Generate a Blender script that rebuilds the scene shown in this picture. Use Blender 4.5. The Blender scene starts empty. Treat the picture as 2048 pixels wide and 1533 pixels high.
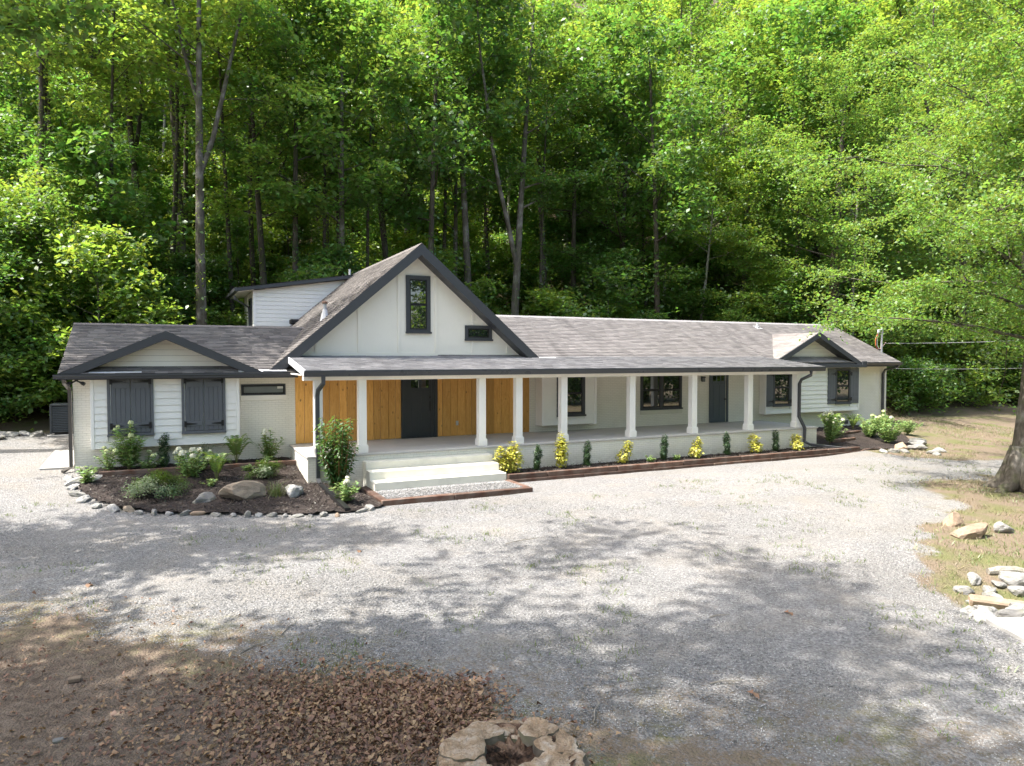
import bpy, math, random
import numpy as np
from mathutils import Vector, Matrix

S = bpy.context.scene
COL = S.collection
PI = math.pi
R_ = math.radians

# ------------------------------------------------------------------ camera
cam_d = bpy.data.cameras.new('camera')
cam = bpy.data.objects.new('camera', cam_d)
COL.objects.link(cam)
cam.location = (-3.935, -20.468, 2.770)
cam.rotation_euler = (R_(90 - 2.016), 0, R_(-25.863))
cam_d.sensor_width = 36.0
cam_d.lens = 36.0 * 1422.0 / 2048.0
cam_d.clip_start = 0.1
cam_d.clip_end = 1500
S.camera = cam

# ------------------------------------------------------------------ sky, sun, exposure
SUN_TO = Vector((-0.56, 0.075, 1.0)).normalized()      # direction towards the sun
sun_el = math.asin(SUN_TO.z)
sun_az = math.atan2(SUN_TO.x, SUN_TO.y)
W = bpy.data.worlds.new('World')
S.world = W
W.use_nodes = True
wn = W.node_tree
for n in list(wn.nodes):
    wn.nodes.remove(n)
sky = wn.nodes.new('ShaderNodeTexSky')
sky.sky_type = 'NISHITA'
sky.sun_disc = False
sky.sun_elevation = sun_el
sky.sun_rotation = sun_az % (2 * PI)
sky.air_density = 1.0
sky.dust_density = 4.0
sky.ozone_density = 0.8
bg = wn.nodes.new('ShaderNodeBackground')
bg.inputs['Strength'].default_value = 0.15
wo = wn.nodes.new('ShaderNodeOutputWorld')
wn.links.new(sky.outputs[0], bg.inputs[0])
wn.links.new(bg.outputs[0], wo.inputs[0])
sun_d = bpy.data.lights.new('sun', 'SUN')
sun_d.energy = 3.3
sun_d.angle = R_(0.53)
sun_d.color = (1.0, 0.955, 0.89)
sun = bpy.data.objects.new('sun', sun_d)
COL.objects.link(sun)
sun.rotation_euler = SUN_TO.to_track_quat('Z', 'Y').to_euler()
sun.location = (-30, 5, 50)
S.view_settings.view_transform = 'Standard'
S.view_settings.look = 'None'
S.view_settings.gamma = 1.0
S.view_settings.use_curve_mapping = False
S.view_settings.exposure = 1.86
S.cycles.max_bounces = 8
S.cycles.diffuse_bounces = 4
S.cycles.transmission_bounces = 4
S.cycles.transparent_max_bounces = 6
S.cycles.sample_clamp_indirect = 6.0

# ------------------------------------------------------------------ helpers
rng = np.random.default_rng(7)
random.seed(7)


def ss(a, b, x):
    t = np.clip((np.asarray(x, float) - a) / (b - a), 0, 1)
    return t * t * (3 - 2 * t)


_h = np.random.default_rng(99).random((256, 256))


def vnoise(x, y):
    """smooth value noise, 0..1, period 256"""
    x = np.asarray(x, float); y = np.asarray(y, float)
    xi = np.floor(x).astype(int); yi = np.floor(y).astype(int)
    fx = x - xi; fy = y - yi
    fx = fx * fx * (3 - 2 * fx); fy = fy * fy * (3 - 2 * fy)
    a = _h[xi % 256, yi % 256]; b = _h[(xi + 1) % 256, yi % 256]
    c = _h[xi % 256, (yi + 1) % 256]; d = _h[(xi + 1) % 256, (yi + 1) % 256]
    return (a * (1 - fx) + b * fx) * (1 - fy) + (c * (1 - fx) + d * fx) * fy


def fbm(x, y, o=4):
    s = 0; a = 0.5; t = 0
    for i in range(o):
        s = s + a * vnoise(np.asarray(x) * 2 ** i + 17 * i, np.asarray(y) * 2 ** i + 31 * i); t += a; a *= 0.5
    return s / t


def forest_edge(u):
    return np.interp(u, [-60, -14, -8, -5, 26, 30, 34, 90], [9.5, 10.5, 12.5, 14.6, 14.6, 10.5, 5.5, 3.0])


def ground_z(u, v):
    u = np.asarray(u, float); v = np.asarray(v, float)
    base = -1.0 - 0.018 * np.clip(-v - 3, 0, 40)
    left = ss(1.0, -0.3, u); right = ss(18.5, 21.0, u)
    z = base + (left * 0.58 + right * 0.5) * ss(-3.0, 4.0, v)
    z = z + 0.42 * ss(-5.0, -7.0, u) * ss(4.2, 10.0, v)
    d = np.hypot((u - 9.0) * 0.8 + (v + 13.3) * 0.5, (v + 13.3) * 0.8 - (u - 9.0) * 0.25)
    z = z - 0.35 * ss(2.2, 0.3, d)
    st = forest_edge(u) - 0.8
    h = np.clip(v - st, 0, None)
    z = z + 0.60 * h * h / (h + 5.0)
    side = 0.30 * np.clip(u - 46, 0, None) + 0.16 * np.clip(-26 - u, 0, None)
    return z + side * ss(-20, 10, v)


def gz(u, v):
    return float(ground_z(u, v))


def np_mesh(name, verts, faces, mat=None, smooth=False):
    """verts (N,3) array; faces (M,k) int array or list of lists"""
    me = bpy.data.meshes.new(name)
    verts = np.asarray(verts, np.float32)
    if isinstance(faces, np.ndarray) and faces.ndim == 2:
        M, k = faces.shape
        me.vertices.add(len(verts)); me.vertices.foreach_set('co', verts.ravel())
        me.loops.add(M * k); me.loops.foreach_set('vertex_index', faces.astype(np.int32).ravel())
        me.polygons.add(M)
        me.polygons.foreach_set('loop_start', np.arange(0, M * k, k, dtype=np.int32))
        me.polygons.foreach_set('loop_total', np.full(M, k, np.int32))
        me.update(calc_edges=True)
    else:
        me.from_pydata(verts.tolist(), [], faces)
        me.update()
    if smooth:
        me.polygons.foreach_set('use_smooth', np.ones(len(me.polygons), bool))
    if mat:
        me.materials.append(mat)
    return me


def link(name, me, parent=None, loc=None, rot=None, scale=None):
    o = bpy.data.objects.new(name, me)
    COL.objects.link(o)
    if parent:
        o.parent = parent
    if loc is not None:
        o.location = loc
    if rot is not None:
        o.rotation_euler = rot
    if scale is not None:
        o.scale = scale if hasattr(scale, '__len__') else (scale,) * 3
    return o


def tag(o, label=None, cat=None, group=None, kind=None):
    if label: o['label'] = label
    if cat: o['category'] = cat
    if group: o['group'] = group
    if kind: o['kind'] = kind
    return o


def empty(name, loc=(0, 0, 0), rotz=0.0):
    o = bpy.data.objects.new(name, None)
    COL.objects.link(o)
    o.empty_display_size = 0.2
    o.location = loc
    o.rotation_euler = (0, 0, rotz)
    return o


def copy_tree(o, parent=None):
    c = o.copy()
    COL.objects.link(c)
    if parent is not None:
        c.parent = parent
    for ch in list(o.children):
        copy_tree(ch, c)
    return c


class MB:
    """collects simple solids, then builds one mesh object"""

    def __init__(s):
        s.v = []; s.f = []

    def add(s, verts, faces):
        n = len(s.v)
        s.v.extend([tuple(map(float, p)) for p in verts])
        s.f.extend([[i + n for i in f] for f in faces])
        return s

    def box(s, x0, x1, y0, y1, z0, z1):
        return s.add([(x0, y0, z0), (x1, y0, z0), (x1, y1, z0), (x0, y1, z0), (x0, y0, z1), (x1, y0, z1), (x1, y1, z1), (x0, y1, z1)],
                     [(0, 3, 2, 1), (4, 5, 6, 7), (0, 1, 5, 4), (1, 2, 6, 5), (2, 3, 7, 6), (3, 0, 4, 7)])

    def cbox(s, x0, x1, y0, y1, z0, z1, c=0.006):
        """box with chamfered edges"""
        xs = (x0, x1); ys = (y0, y1); zs = (z0, z1)
        c = min(c, (x1 - x0) * .3, (y1 - y0) * .3, (z1 - z0) * .3)
        V = []; idx = {}
        for i in (0, 1):
            for j in (0, 1):
                for k in (0, 1):
                    sx = 1 - 2 * i; sy = 1 - 2 * j; sz = 1 - 2 * k
                    idx[i, j, k, 0] = len(V); V.append((xs[i], ys[j] + sy * c, zs[k] + sz * c))
                    idx[i, j, k, 1] = len(V); V.append((xs[i] + sx * c, ys[j], zs[k] + sz * c))
                    idx[i, j, k, 2] = len(V); V.append((xs[i] + sx * c, ys[j] + sy * c, zs[k]))
        F = []
        for i in (0, 1):
            q = [idx[i, 0, 0, 0], idx[i, 1, 0, 0], idx[i, 1, 1, 0], idx[i, 0, 1, 0]]
            F.append(q if i else q[::-1])
            q = [idx[0, i, 0, 1], idx[1, i, 0, 1], idx[1, i, 1, 1], idx[0, i, 1, 1]]
            F.append(q[::-1] if i else q)
            q = [idx[0, 0, i, 2], idx[1, 0, i, 2], idx[1, 1, i, 2], idx[0, 1, i, 2]]
            F.append(q if i else q[::-1])
        for a in (0, 1):
            for b in (0, 1):
                F.append([idx[0, a, b, 1], idx[1, a, b, 1], idx[1, a, b, 2], idx[0, a, b, 2]])
                F.append([idx[a, 0, b, 0], idx[a, 1, b, 0], idx[a, 1, b, 2], idx[a, 0, b, 2]])
                F.append([idx[a, b, 0, 0], idx[a, b, 1, 0], idx[a, b, 1, 1], idx[a, b, 0, 1]])
                for k in (0, 1):
                    F.append([idx[a, b, k, 0], idx[a, b, k, 1], idx[a, b, k, 2]])
        return s.add(V, F)

    def prism(s, poly, ext):
        """poly: list of 3-D points, ext: extrusion vector"""
        n = len(poly)
        e = Vector(ext)
        V = [Vector(p) for p in poly] + [Vector(p) + e for p in poly]
        F = [list(range(n))[::-1], [i + n for i in range(n)]]
        for i in range(n):
            j = (i + 1) % n
            F.append([i, j, j + n, i + n])
        return s.add(V, F)

    def tube(s, path, rad, k=8, cap=True, aspect=None):
        """round (or elliptic) tube along a path; rad a number or a list"""
        P = [Vector(p) for p in path]
        n = len(P)
        rad = rad if hasattr(rad, '__len__') else [rad] * n
        V = []; F = []
        nx = None
        for i in range(n):
            t = (P[min(i + 1, n - 1)] - P[max(i - 1, 0)]).normalized()
            if nx is None:
                nx = t.orthogonal().normalized()
            nx = (nx - t * nx.dot(t))
            nx = nx.normalized() if nx.length > 1e-6 else t.orthogonal().normalized()
            ny = t.cross(nx)
            for j in range(k):
                a = 2 * PI * j / k
                V.append(P[i] + (nx * math.cos(a) + ny * math.sin(a)) * rad[i])
        for i in range(n - 1):
            for j in range(k):
                F.append([i * k + j, i * k + (j + 1) % k, (i + 1) * k + (j + 1) % k, (i + 1) * k + j])
        if cap:
            F.append(list(range(k))[::-1]); F.append([(n - 1) * k + j for j in range(k)])
        return s.add(V, F)

    def rect_tube(s, path, w, d, side=(1, 0, 0)):
        """rectangular pipe; w along side, d across"""
        P = [Vector(p) for p in path]
        n = len(P); V = []; F = []
        sd = Vector(side).normalized()
        for i in range(n):
            t = (P[min(i + 1, n - 1)] - P[max(i - 1, 0)]).normalized()
            sx = (sd - t * sd.dot(t)).normalized()
            sy = t.cross(sx)
            for a, b in ((-1, -1), (1, -1), (1, 1), (-1, 1)):
                V.append(P[i] + sx * a * w / 2 + sy * b * d / 2)
        for i in range(n - 1):
            for j in range(4):
                F.append([i * 4 + j, i * 4 + (j + 1) % 4, (i + 1) * 4 + (j + 1) % 4, (i + 1) * 4 + j])
        F.append([3, 2, 1, 0]); F.append([(n - 1) * 4 + j for j in range(4)])
        return s.add(V, F)

    def mesh(s, name, mat, smooth=False):
        return np_mesh(name, np.array(s.v), s.f, mat, smooth)

    def build(s, name, mat, parent=None, smooth=False, kind=None):
        o = link(name, s.mesh(name, mat, smooth), parent)
        if kind: o['kind'] = kind
        return o


# ------------------------------------------------------------------ materials
def new_mat(name):
    m = bpy.data.materials.new(name)
    m.use_nodes = True
    nt = m.node_tree
    for n in list(nt.nodes):
        nt.nodes.remove(n)
    return m, nt


class NT:
    def __init__(s, nt):
        s.nt = nt

    def n(s, t, **kw):
        x = s.nt.nodes.new(t)
        for k, v in kw.items():
            if k.startswith('_'):
                setattr(x, k[1:], v)
        return x

    def l(s, a, b):
        s.nt.links.new(a, b)

    def coord(s, kind='Object'):
        return s.n('ShaderNodeTexCoord').outputs[kind]

    def noise(s, vec, scale, detail=4, rough=0.55, dist=0.0):
        x = s.n('ShaderNodeTexNoise')
        x.inputs['Scale'].default_value = scale
        x.inputs['Detail'].default_value = detail
        x.inputs['Roughness'].default_value = rough
        x.inputs['Distortion'].default_value = dist
        if vec is not None: s.l(vec, x.inputs['Vector'])
        return x.outputs['Fac']

    def ramp(s, fac, stops, interp='LINEAR'):
        x = s.n('ShaderNodeValToRGB')
        x.color_ramp.interpolation = interp
        e = x.color_ramp.elements
        while len(e) > 1: e.remove(e[-1])
        e[0].position, e[0].color = stops[0][0], (*stops[0][1], 1) if len(stops[0][1]) == 3 else stops[0][1]
        for p, c in stops[1:]:
            q = e.new(p); q.color = (*c, 1) if len(c) == 3 else c
        s.l(fac, x.inputs[0])
        return x.outputs[0]

    def map(s, fac, a, b, c=0.0, d=1.0):
        x = s.n('ShaderNodeMapRange')
        x.inputs[1].default_value = a; x.inputs[2].default_value = b
        x.inputs[3].default_value = c; x.inputs[4].default_value = d
        s.l(fac, x.inputs[0])
        return x.outputs[0]

    def math(s, op, a, b=None):
        x = s.n('ShaderNodeMath'); x.operation = op
        for i, q in enumerate((a, b)):
            if q is None: continue
            if isinstance(q, (int, float)): x.inputs[i].default_value = q
            else: s.l(q, x.inputs[i])
        return x.outputs[0]

    def mix(s, fac, a, b, blend='MIX'):
        x = s.n('ShaderNodeMix'); x.data_type = 'RGBA'; x.blend_type = blend
        for sock, q in ((x.inputs[0], fac), (x.inputs[6], a), (x.inputs[7], b)):
            if isinstance(q, (int, float)): sock.default_value = q
            elif isinstance(q, tuple): sock.default_value = (*q, 1) if len(q) == 3 else q
            else: s.l(q, sock)
        return x.outputs[2]

    def scale(s, vec, sc):
        x = s.n('ShaderNodeMapping'); x.inputs['Scale'].default_value = sc
        s.l(vec, x.inputs[0])
        return x.outputs[0]

    def bump(s, h, strength=0.4, dist=0.01):
        x = s.n('ShaderNodeBump')
        x.inputs['Strength'].default_value = strength
        x.inputs['Distance'].default_value = dist
        s.l(h, x.inputs['Height'])
        return x.outputs[0]

    def island(s):
        return s.n('ShaderNodeNewGeometry').outputs['Random Per Island']

    def objrand(s):
        return s.n('ShaderNodeObjectInfo').outputs['Random']

    def princ(s, col, rough=0.7, normal=None, spec=0.4, metal=0.0):
        p = s.n('ShaderNodeBsdfPrincipled')
        if isinstance(col, tuple): p.inputs['Base Color'].default_value = (*col, 1)
        else: s.l(col, p.inputs['Base Color'])
        if isinstance(rough, (int, float)): p.inputs['Roughness'].default_value = rough
        else: s.l(rough, p.inputs['Roughness'])
        p.inputs['Specular IOR Level'].default_value = spec
        p.inputs['Metallic'].default_value = metal
        if normal is not None: s.l(normal, p.inputs['Normal'])
        o = s.n('ShaderNodeOutputMaterial')
        s.l(p.outputs[0], o.inputs[0])
        return p


def hsv_jitter(t, col, fac, amount=0.12):
    """brightness jitter of a colour by a 0..1 factor"""
    x = t.n('ShaderNodeHueSaturation')
    t.l(t.map(fac, 0, 1, 1 - amount, 1 + amount), x.inputs['Value'])
    if isinstance(col, tuple): x.inputs['Color'].default_value = (*col, 1)
    else: t.l(col, x.inputs['Color'])
    return x.outputs[0]


def paint_mat(name, col, rough=0.55, dirt=0.10, scale=2.0, grain=(1, 1, 1)):
    m, nt = new_mat(name); t = NT(nt)
    c = t.coord()
    n1 = t.noise(c, scale, 5)
    n2 = t.noise(t.scale(c, grain), 30, 4)
    base = t.mix(t.map(n1, 0.45, 0.75, 0, dirt), col, tuple(x * 0.62 for x in col))
    base = hsv_jitter(t, base, n2, 0.05)
    t.princ(base, t.map(n1, 0.3, 0.7, rough - .08, rough + .1), t.bump(n2, 0.15, 0.004), 0.35)
    return m


def brick_paint_mat():
    m, nt = new_mat('painted_brick'); t = NT(nt)
    c = t.coord()
    sep = t.n('ShaderNodeSeparateXYZ'); t.l(c, sep.inputs[0])
    com = t.n('ShaderNodeCombineXYZ')
    t.l(t.math('ADD', sep.outputs[0], sep.outputs[1]), com.inputs[0]); t.l(sep.outputs[2], com.inputs[1])
    b = t.n('ShaderNodeTexBrick')
    t.l(com.outputs[0], b.inputs['Vector'])
    b.inputs['Scale'].default_value = 1.0
    b.inputs['Brick Width'].default_value = 0.203
    b.inputs['Row Height'].default_value = 0.0677
    b.inputs['Mortar Size'].default_value = 0.006
    b.inputs['Mortar Smooth'].default_value = 0.4
    b.inputs['Color1'].default_value = (0, 0, 0, 1); b.inputs['Color2'].default_value = (1, 1, 1, 1)
    b.inputs['Mortar'].default_value = (0.5, 0.5, 0.5, 1)
    n1 = t.noise(c, 1.3, 5); n2 = t.noise(c, 25, 3); n3 = t.noise(c, 9, 4)
    col = t.mix(t.map(b.outputs['Color'], 0, 1, 0, 0.30), (0.80, 0.765, 0.665), (0.75, 0.71, 0.61))
    col = t.mix(t.map(n1, 0.5, 0.75, 0, 0.3), col, (0.55, 0.51, 0.42))
    col = t.mix(t.math('MULTIPLY', b.outputs['Fac'], 0.42), col, (0.42, 0.385, 0.31))
    # splash stain near the ground
    low = t.map(sep.outputs[2], -0.95, -0.45, 1, 0)
    col = t.mix(t.math('MULTIPLY', low, t.map(n3, 0.35, 0.7, 0.1, 0.7)), col, (0.36, 0.29, 0.20))
    h = t.math('ADD', t.math('MULTIPLY', b.outputs['Fac'], -1.0), t.math('MULTIPLY', n2, 0.5))
    t.princ(col, 0.6, t.bump(h, 0.7, 0.010), 0.3)
    return m


def wood_mat(name, c1, c2, axis=2, rough=0.55, knots=True, grey=0.0):
    m, nt = new_mat(name); t = NT(nt)
    c = t.coord()
    oi = t.n('ShaderNodeObjectInfo')
    add = t.n('ShaderNodeVectorMath'); add.operation = 'ADD'
    comb = t.n('ShaderNodeCombineXYZ')
    rr = t.math('MULTIPLY', oi.outputs['Random'], 50.0)
    for i in range(3): t.l(rr, comb.inputs[i])
    t.l(c, add.inputs[0]); t.l(comb.outputs[0], add.inputs[1])
    sc = [9.0, 9.0, 9.0]; sc[axis] = 0.9
    st = t.scale(add.outputs[0], tuple(sc))
    n1 = t.noise(st, 2.5, 6, 0.6, 1.2); n2 = t.noise(st, 12, 4)
    col = t.ramp(n1, [(0.25, c1), (0.75, c2)])
    col = t.mix(t.map(n2, 0.5, 0.75, 0, 0.25), col, tuple(x * 0.5 for x in c1))
    if knots:
        v = t.n('ShaderNodeTexVoronoi'); v.inputs['Scale'].default_value = 4.2
        ks = [1.0, 1.0, 1.0]; ks[axis] = 0.62
        t.l(t.scale(add.outputs[0], tuple(ks)), v.inputs['Vector'])
        col = t.mix(t.math('MULTIPLY', t.map(v.outputs['Distance'], 0.07, 0.14, 0.85, 0.0), t.map(n2, .40, .55, .25, 1)), col, (0.055, 0.022, 0.008))
    if grey:
        n3 = t.noise(c, 3, 5)
        col = t.mix(t.map(n3, 0.4, 0.7, 0, grey), col, (0.22, 0.19, 0.16))
    col = hsv_jitter(t, col, oi.outputs['Random'], 0.28)
    t.princ(col, rough, t.bump(t.math('ADD', n1, n2), 0.25, 0.004), 0.35)
    return m


def shingle_mat(name, c1, c2, streak=0.3):
    m, nt = new_mat(name); t = NT(nt)
    c = t.coord()
    isl = t.island()
    n1 = t.noise(c, 0.7, 5); n2 = t.noise(c, 90, 2); n3 = t.noise(t.scale(c, (1.6, 0.35, 0.35)), 1.0, 5)
    col = t.mix(isl, c1, c2)
    col = t.mix(t.map(n3, 0.48, 0.72, 0, streak), col, (0.055, 0.05, 0.05))
    col = t.mix(t.map(n1, 0.5, 0.8, 0, 0.25), col, (0.20, 0.185, 0.165))
    col = hsv_jitter(t, col, n2, 0.3)
    t.princ(col, 0.85, t.bump(n2, 0.5, 0.006), 0.3)
    return m


def rock_mat(name, c1, c2, moss=0.0):
    m, nt = new_mat(name); t = NT(nt)
    c = t.coord(); r = t.objrand()
    n1 = t.noise(c, 3.5, 6, 0.65, 0.6); n2 = t.noise(c, 22, 5)
    col = t.ramp(n1, [(0.25, c1), (0.7, c2)])
    col = t.mix(t.map(n2, 0.55, 0.75, 0, 0.5), col, tuple(x * 0.45 for x in c1))
    col = hsv_jitter(t, col, r, 0.22)
    if moss:
        n3 = t.noise(c, 5, 4)
        col = t.mix(t.map(n3, 0.5, 0.62, 0, moss), col, (0.10, 0.11, 0.03))
    t.princ(col, 0.85, t.bump(t.math('ADD', n1, t.math('MULTIPLY', n2, 0.4)), 0.6, 0.03), 0.3)
    return m


def bark_mat(name, c1, c2, pale=0.0, moss=0.0):
    m, nt = new_mat(name); t = NT(nt)
    c = t.coord()
    st = t.scale(c, (1, 1, 0.22))
    n1 = t.noise(st, 9, 6, 0.65, 0.4); n2 = t.noise(c, 1.6, 4); n3 = t.noise(c, 30, 3)
    col = t.ramp(n1, [(0.3, c1), (0.7, c2)])
    col = t.mix(t.map(n2, 0.5, 0.64, 0, pale), col, (0.42, 0.40, 0.36))
    if moss:
        col = t.mix(t.map(t.noise(c, 2.7, 5), 0.5, 0.68, 0, moss), col, (0.06, 0.08, 0.02))
    col = hsv_jitter(t, col, n3, 0.2)
    t.princ(col, 0.9, t.bump(n1, 0.9, 0.05), 0.2)
    return m


def leaf_mat(name, base, trans, var=0.35, tfac=0.45, hue=0.03, gloss=0.06):
    m, nt = new_mat(name); t = NT(nt)
    isl = t.island(); r = t.objrand()
    oc = t.coord('Object')
    big = t.noise(oc, 0.55, 2)
    f = t.math('ADD', t.math('MULTIPLY', isl, 0.55), t.math('ADD', t.math('MULTIPLY', r, 0.25), t.math('MULTIPLY', big, 0.3)))

    def shade(c):
        h = t.n('ShaderNodeHueSaturation'); h.inputs['Color'].default_value = (*c, 1)
        t.l(t.map(isl, 0, 1, 0.5 - hue, 0.5 + hue), h.inputs['Hue'])
        t.l(t.map(f, 0.1, 1.0, 1 - var, 1 + var), h.inputs['Value'])
        return h.outputs[0]
    d = t.n('ShaderNodeBsdfDiffuse'); tr = t.n('ShaderNodeBsdfTranslucent'); g = t.n('ShaderNodeBsdfGlossy')
    t.l(shade(base), d.inputs[0]); t.l(shade(trans), tr.inputs[0])
    g.inputs['Roughness'].default_value = 0.5
    g.inputs['Color'].default_value = (0.9, 0.95, 0.9, 1)
    m1 = t.n('ShaderNodeMixShader'); m1.inputs[0].default_value = tfac
    t.l(d.outputs[0], m1.inputs[1]); t.l(tr.outputs[0], m1.inputs[2])
    m2 = t.n('ShaderNodeMixShader'); m2.inputs[0].default_value = gloss
    t.l(m1.outputs[0], m2.inputs[1]); t.l(g.outputs[0], m2.inputs[2])
    o = t.n('ShaderNodeOutputMaterial'); t.l(m2.outputs[0], o.inputs[0])
    return m


def glass_mat():
    m, nt = new_mat('window_glass'); t = NT(nt)
    c = t.coord()
    n = t.noise(c, 1.2, 2)
    p = t.princ((0.012, 0.018, 0.016), 0.015, t.bump(n, 0.04, 0.01), 0.9)
    p.inputs['IOR'].default_value = 1.9
    return m


def ground_mat():
    m, nt = new_mat('ground'); t = NT(nt)
    c = t.coord()
    att = {}
    for k in ('litter', 'dry', 'wood'):
        a = t.n('ShaderNodeAttribute'); a.attribute_name = k; att[k] = a.outputs['Fac']
    n1 = t.noise(c, 0.9, 6, 0.6); n2 = t.noise(c, 6, 6, 0.65); n3 = t.noise(c, 28, 5, 0.7); n4 = t.noise(c, 0.35, 3); n5 = t.noise(t.scale(c, (0.25, 1.1, 1)), 0.8, 4)
    v = t.n('ShaderNodeTexVoronoi'); v.inputs['Scale'].default_value = 30; t.l(c, v.inputs['Vector'])
    v2 = t.n('ShaderNodeTexVoronoi'); v2.inputs['Scale'].default_value = 62; t.l(c, v2.inputs['Vector'])
    # crushed limestone
    gs = t.n('ShaderNodeSeparateColor'); t.l(v.outputs['Color'], gs.inputs[0])
    gravel = t.ramp(gs.outputs[0], [(0.0, (0.075, 0.074, 0.072)), (0.3, (0.19, 0.186, 0.181)), (0.7, (0.282, 0.276, 0.268)), (1.0, (0.41, 0.402, 0.39))])
    gs2 = t.n('ShaderNodeSeparateColor'); t.l(v2.outputs['Color'], gs2.inputs[0])
    gravel = t.mix(0.4, gravel, t.ramp(gs2.outputs[1], [(0, (0.10, 0.099, 0.097)), (1, (0.385, 0.377, 0.366))]))
    gravel = t.mix(t.map(n1, 0.50, 0.72, 0, 0.42), gravel, (0.33, 0.28, 0.215))
    gravel = t.mix(t.map(n4, 0.42, 0.62, 0, 0.22), gravel, (0.36, 0.345, 0.32))
    gravel = t.mix(t.map(n5, 0.46, 0.66, 0, 0.38), gravel, (0.235, 0.215, 0.185))
    grit = t.map(v.outputs['Distance'], 0.0, 0.42, 0.0, 1.0)
    gravel = t.mix(t.map(grit, 0.85, 1.15, 0, 0.55), gravel, (0.13, 0.125, 0.12))
    # dirt with leaf crumbs
    dirt = t.ramp(n2, [(0.25, (0.085, 0.062, 0.046)), (0.5, (0.165, 0.125, 0.094)), (0.75, (0.27, 0.21, 0.16))])
    dirt = t.mix(t.map(n3, 0.5, 0.72, 0, 0.65), dirt, (0.085, 0.055, 0.035))
    # dry lawn
    dry = t.ramp(n2, [(0.25, (0.15, 0.118, 0.082)), (0.5, (0.195, 0.150, 0.108)), (0.75, (0.165, 0.138, 0.090))])
    dry = t.mix(t.map(n1, 0.48, 0.62, 0, 0.7), dry, (0.125, 0.145, 0.045))
    dry = t.mix(t.map(n3, 0.55, 0.75, 0, 0.5), dry, (0.12, 0.095, 0.05))
    wood = t.ramp(n2, [(0.3, (0.035, 0.03, 0.016)), (0.55, (0.085, 0.066, 0.038)), (0.75, (0.045, 0.065, 0.02))])

    def mask(a, lo, hi):
        q = t.math('ADD', a, t.math('ADD', t.math('MULTIPLY', t.math('SUBTRACT', n2, 0.5), 0.7), t.math('MULTIPLY', t.math('SUBTRACT', n3, 0.5), 0.7)))
        return t.map(q, lo, hi, 0, 1)
    ml = mask(att['litter'], 0.36, 0.64); md = mask(att['dry'], 0.36, 0.62); mw = mask(att['wood'], 0.4, 0.6)
    col = t.mix(ml, gravel, dirt)
    col = t.mix(md, col, dry)
    col = t.mix(mw, col, wood)
    h = t.math('ADD', t.math('MULTIPLY', v.outputs['Distance'], -1.2), t.math('ADD', n3, t.math('MULTIPLY', v2.outputs['Distance'], -0.5)))
    t.princ(col, 0.92, t.bump(h, 0.85, 0.03), 0.2)
    return m


def mulch_mat():
    m, nt = new_mat('dark_mulch'); t = NT(nt)
    c = t.coord()
    n1 = t.noise(t.scale(c, (1, 1, 1)), 22, 6, 0.75, 1.5); n2 = t.noise(c, 1.4, 4); n3 = t.noise(c, 60, 3)
    col = t.ramp(n1, [(0.3, (0.014, 0.012, 0.011)), (0.52, (0.045, 0.036, 0.032)), (0.68, (0.12, 0.10, 0.092))])
    col = t.mix(t.map(n2, 0.45, 0.7, 0, 0.5), col, (0.12, 0.095, 0.082))
    t.princ(col, 0.95, t.bump(t.math('ADD', n1, n3), 1.0, 0.05), 0.15)
    return m


M = {}
M['brick'] = brick_paint_mat()
M['white'] = paint_mat('white_trim_paint', (0.82, 0.795, 0.745), 0.5, 0.12)
M['siding'] = paint_mat('white_siding_paint', (0.81, 0.785, 0.73), 0.5, 0.12, 1.6, (0.2, 1, 2))
M['panel'] = paint_mat('warm_white_panel', (0.80, 0.755, 0.655), 0.55, 0.12, 1.0, (3, 1, .4))
M['cream'] = paint_mat('cream_trim', (0.66, 0.63, 0.52), 0.6, 0.2)
M['dark'] = paint_mat('charcoal_trim', (0.050, 0.053, 0.058), 0.45, 0.2, 3.0)
M['shutter'] = paint_mat('slate_grey_paint', (0.108, 0.113, 0.122), 0.5, 0.2, 3.0, (6, 1, .5))
M['gutter'] = paint_mat('dark_gutter_metal', (0.060, 0.062, 0.068), 0.32, 0.25, 2.0)
M['gutter_brown'] = paint_mat('bronze_gutter_metal', (0.085, 0.076, 0.068), 0.35, 0.25, 2.0)
M['door'] = paint_mat('blue_grey_door', (0.075, 0.092, 0.105), 0.4, 0.1)
M['black_door'] = paint_mat('near_black_door', (0.032, 0.037, 0.041), 0.35, 0.1)
M['black'] = paint_mat('black_iron', (0.012, 0.012, 0.013), 0.4, 0.1)
M['concrete'] = paint_mat('pale_concrete', (0.33, 0.32, 0.30), 0.85, 0.5, 2.5)
M['floor'] = paint_mat('porch_concrete', (0.52, 0.49, 0.45), 0.8, 0.3, 1.2)
M['step'] = paint_mat('painted_step', (0.70, 0.675, 0.575), 0.75, 0.4, 2.5)
M['cedar'] = wood_mat('knotty_cedar', (0.52, 0.24, 0.046), (0.76, 0.43, 0.125), 2, 0.5)
M['timber'] = wood_mat('weathered_tie', (0.055, 0.026, 0.016), (0.13, 0.065, 0.042), 0, 0.85, False, 0.45)
M['shingle_l'] = shingle_mat('brown_shingles', (0.092, 0.084, 0.080), (0.175, 0.160, 0.150), 0.35)
M['shingle_r'] = shingle_mat('taupe_shingles', (0.175, 0.160, 0.152), (0.255, 0.236, 0.224), 0.42)
M['shingle_p'] = shingle_mat('grey_shingles', (0.175, 0.168, 0.170), (0.27, 0.262, 0.26), 0.3)
M['glass'] = glass_mat()
M['metal'] = paint_mat('galvanised_metal', (0.45, 0.46, 0.47), 0.35, 0.3, 5)
M['flash'] = paint_mat('pale_flashing', (0.62, 0.62, 0.62), 0.4, 0.2, 5)
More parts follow.
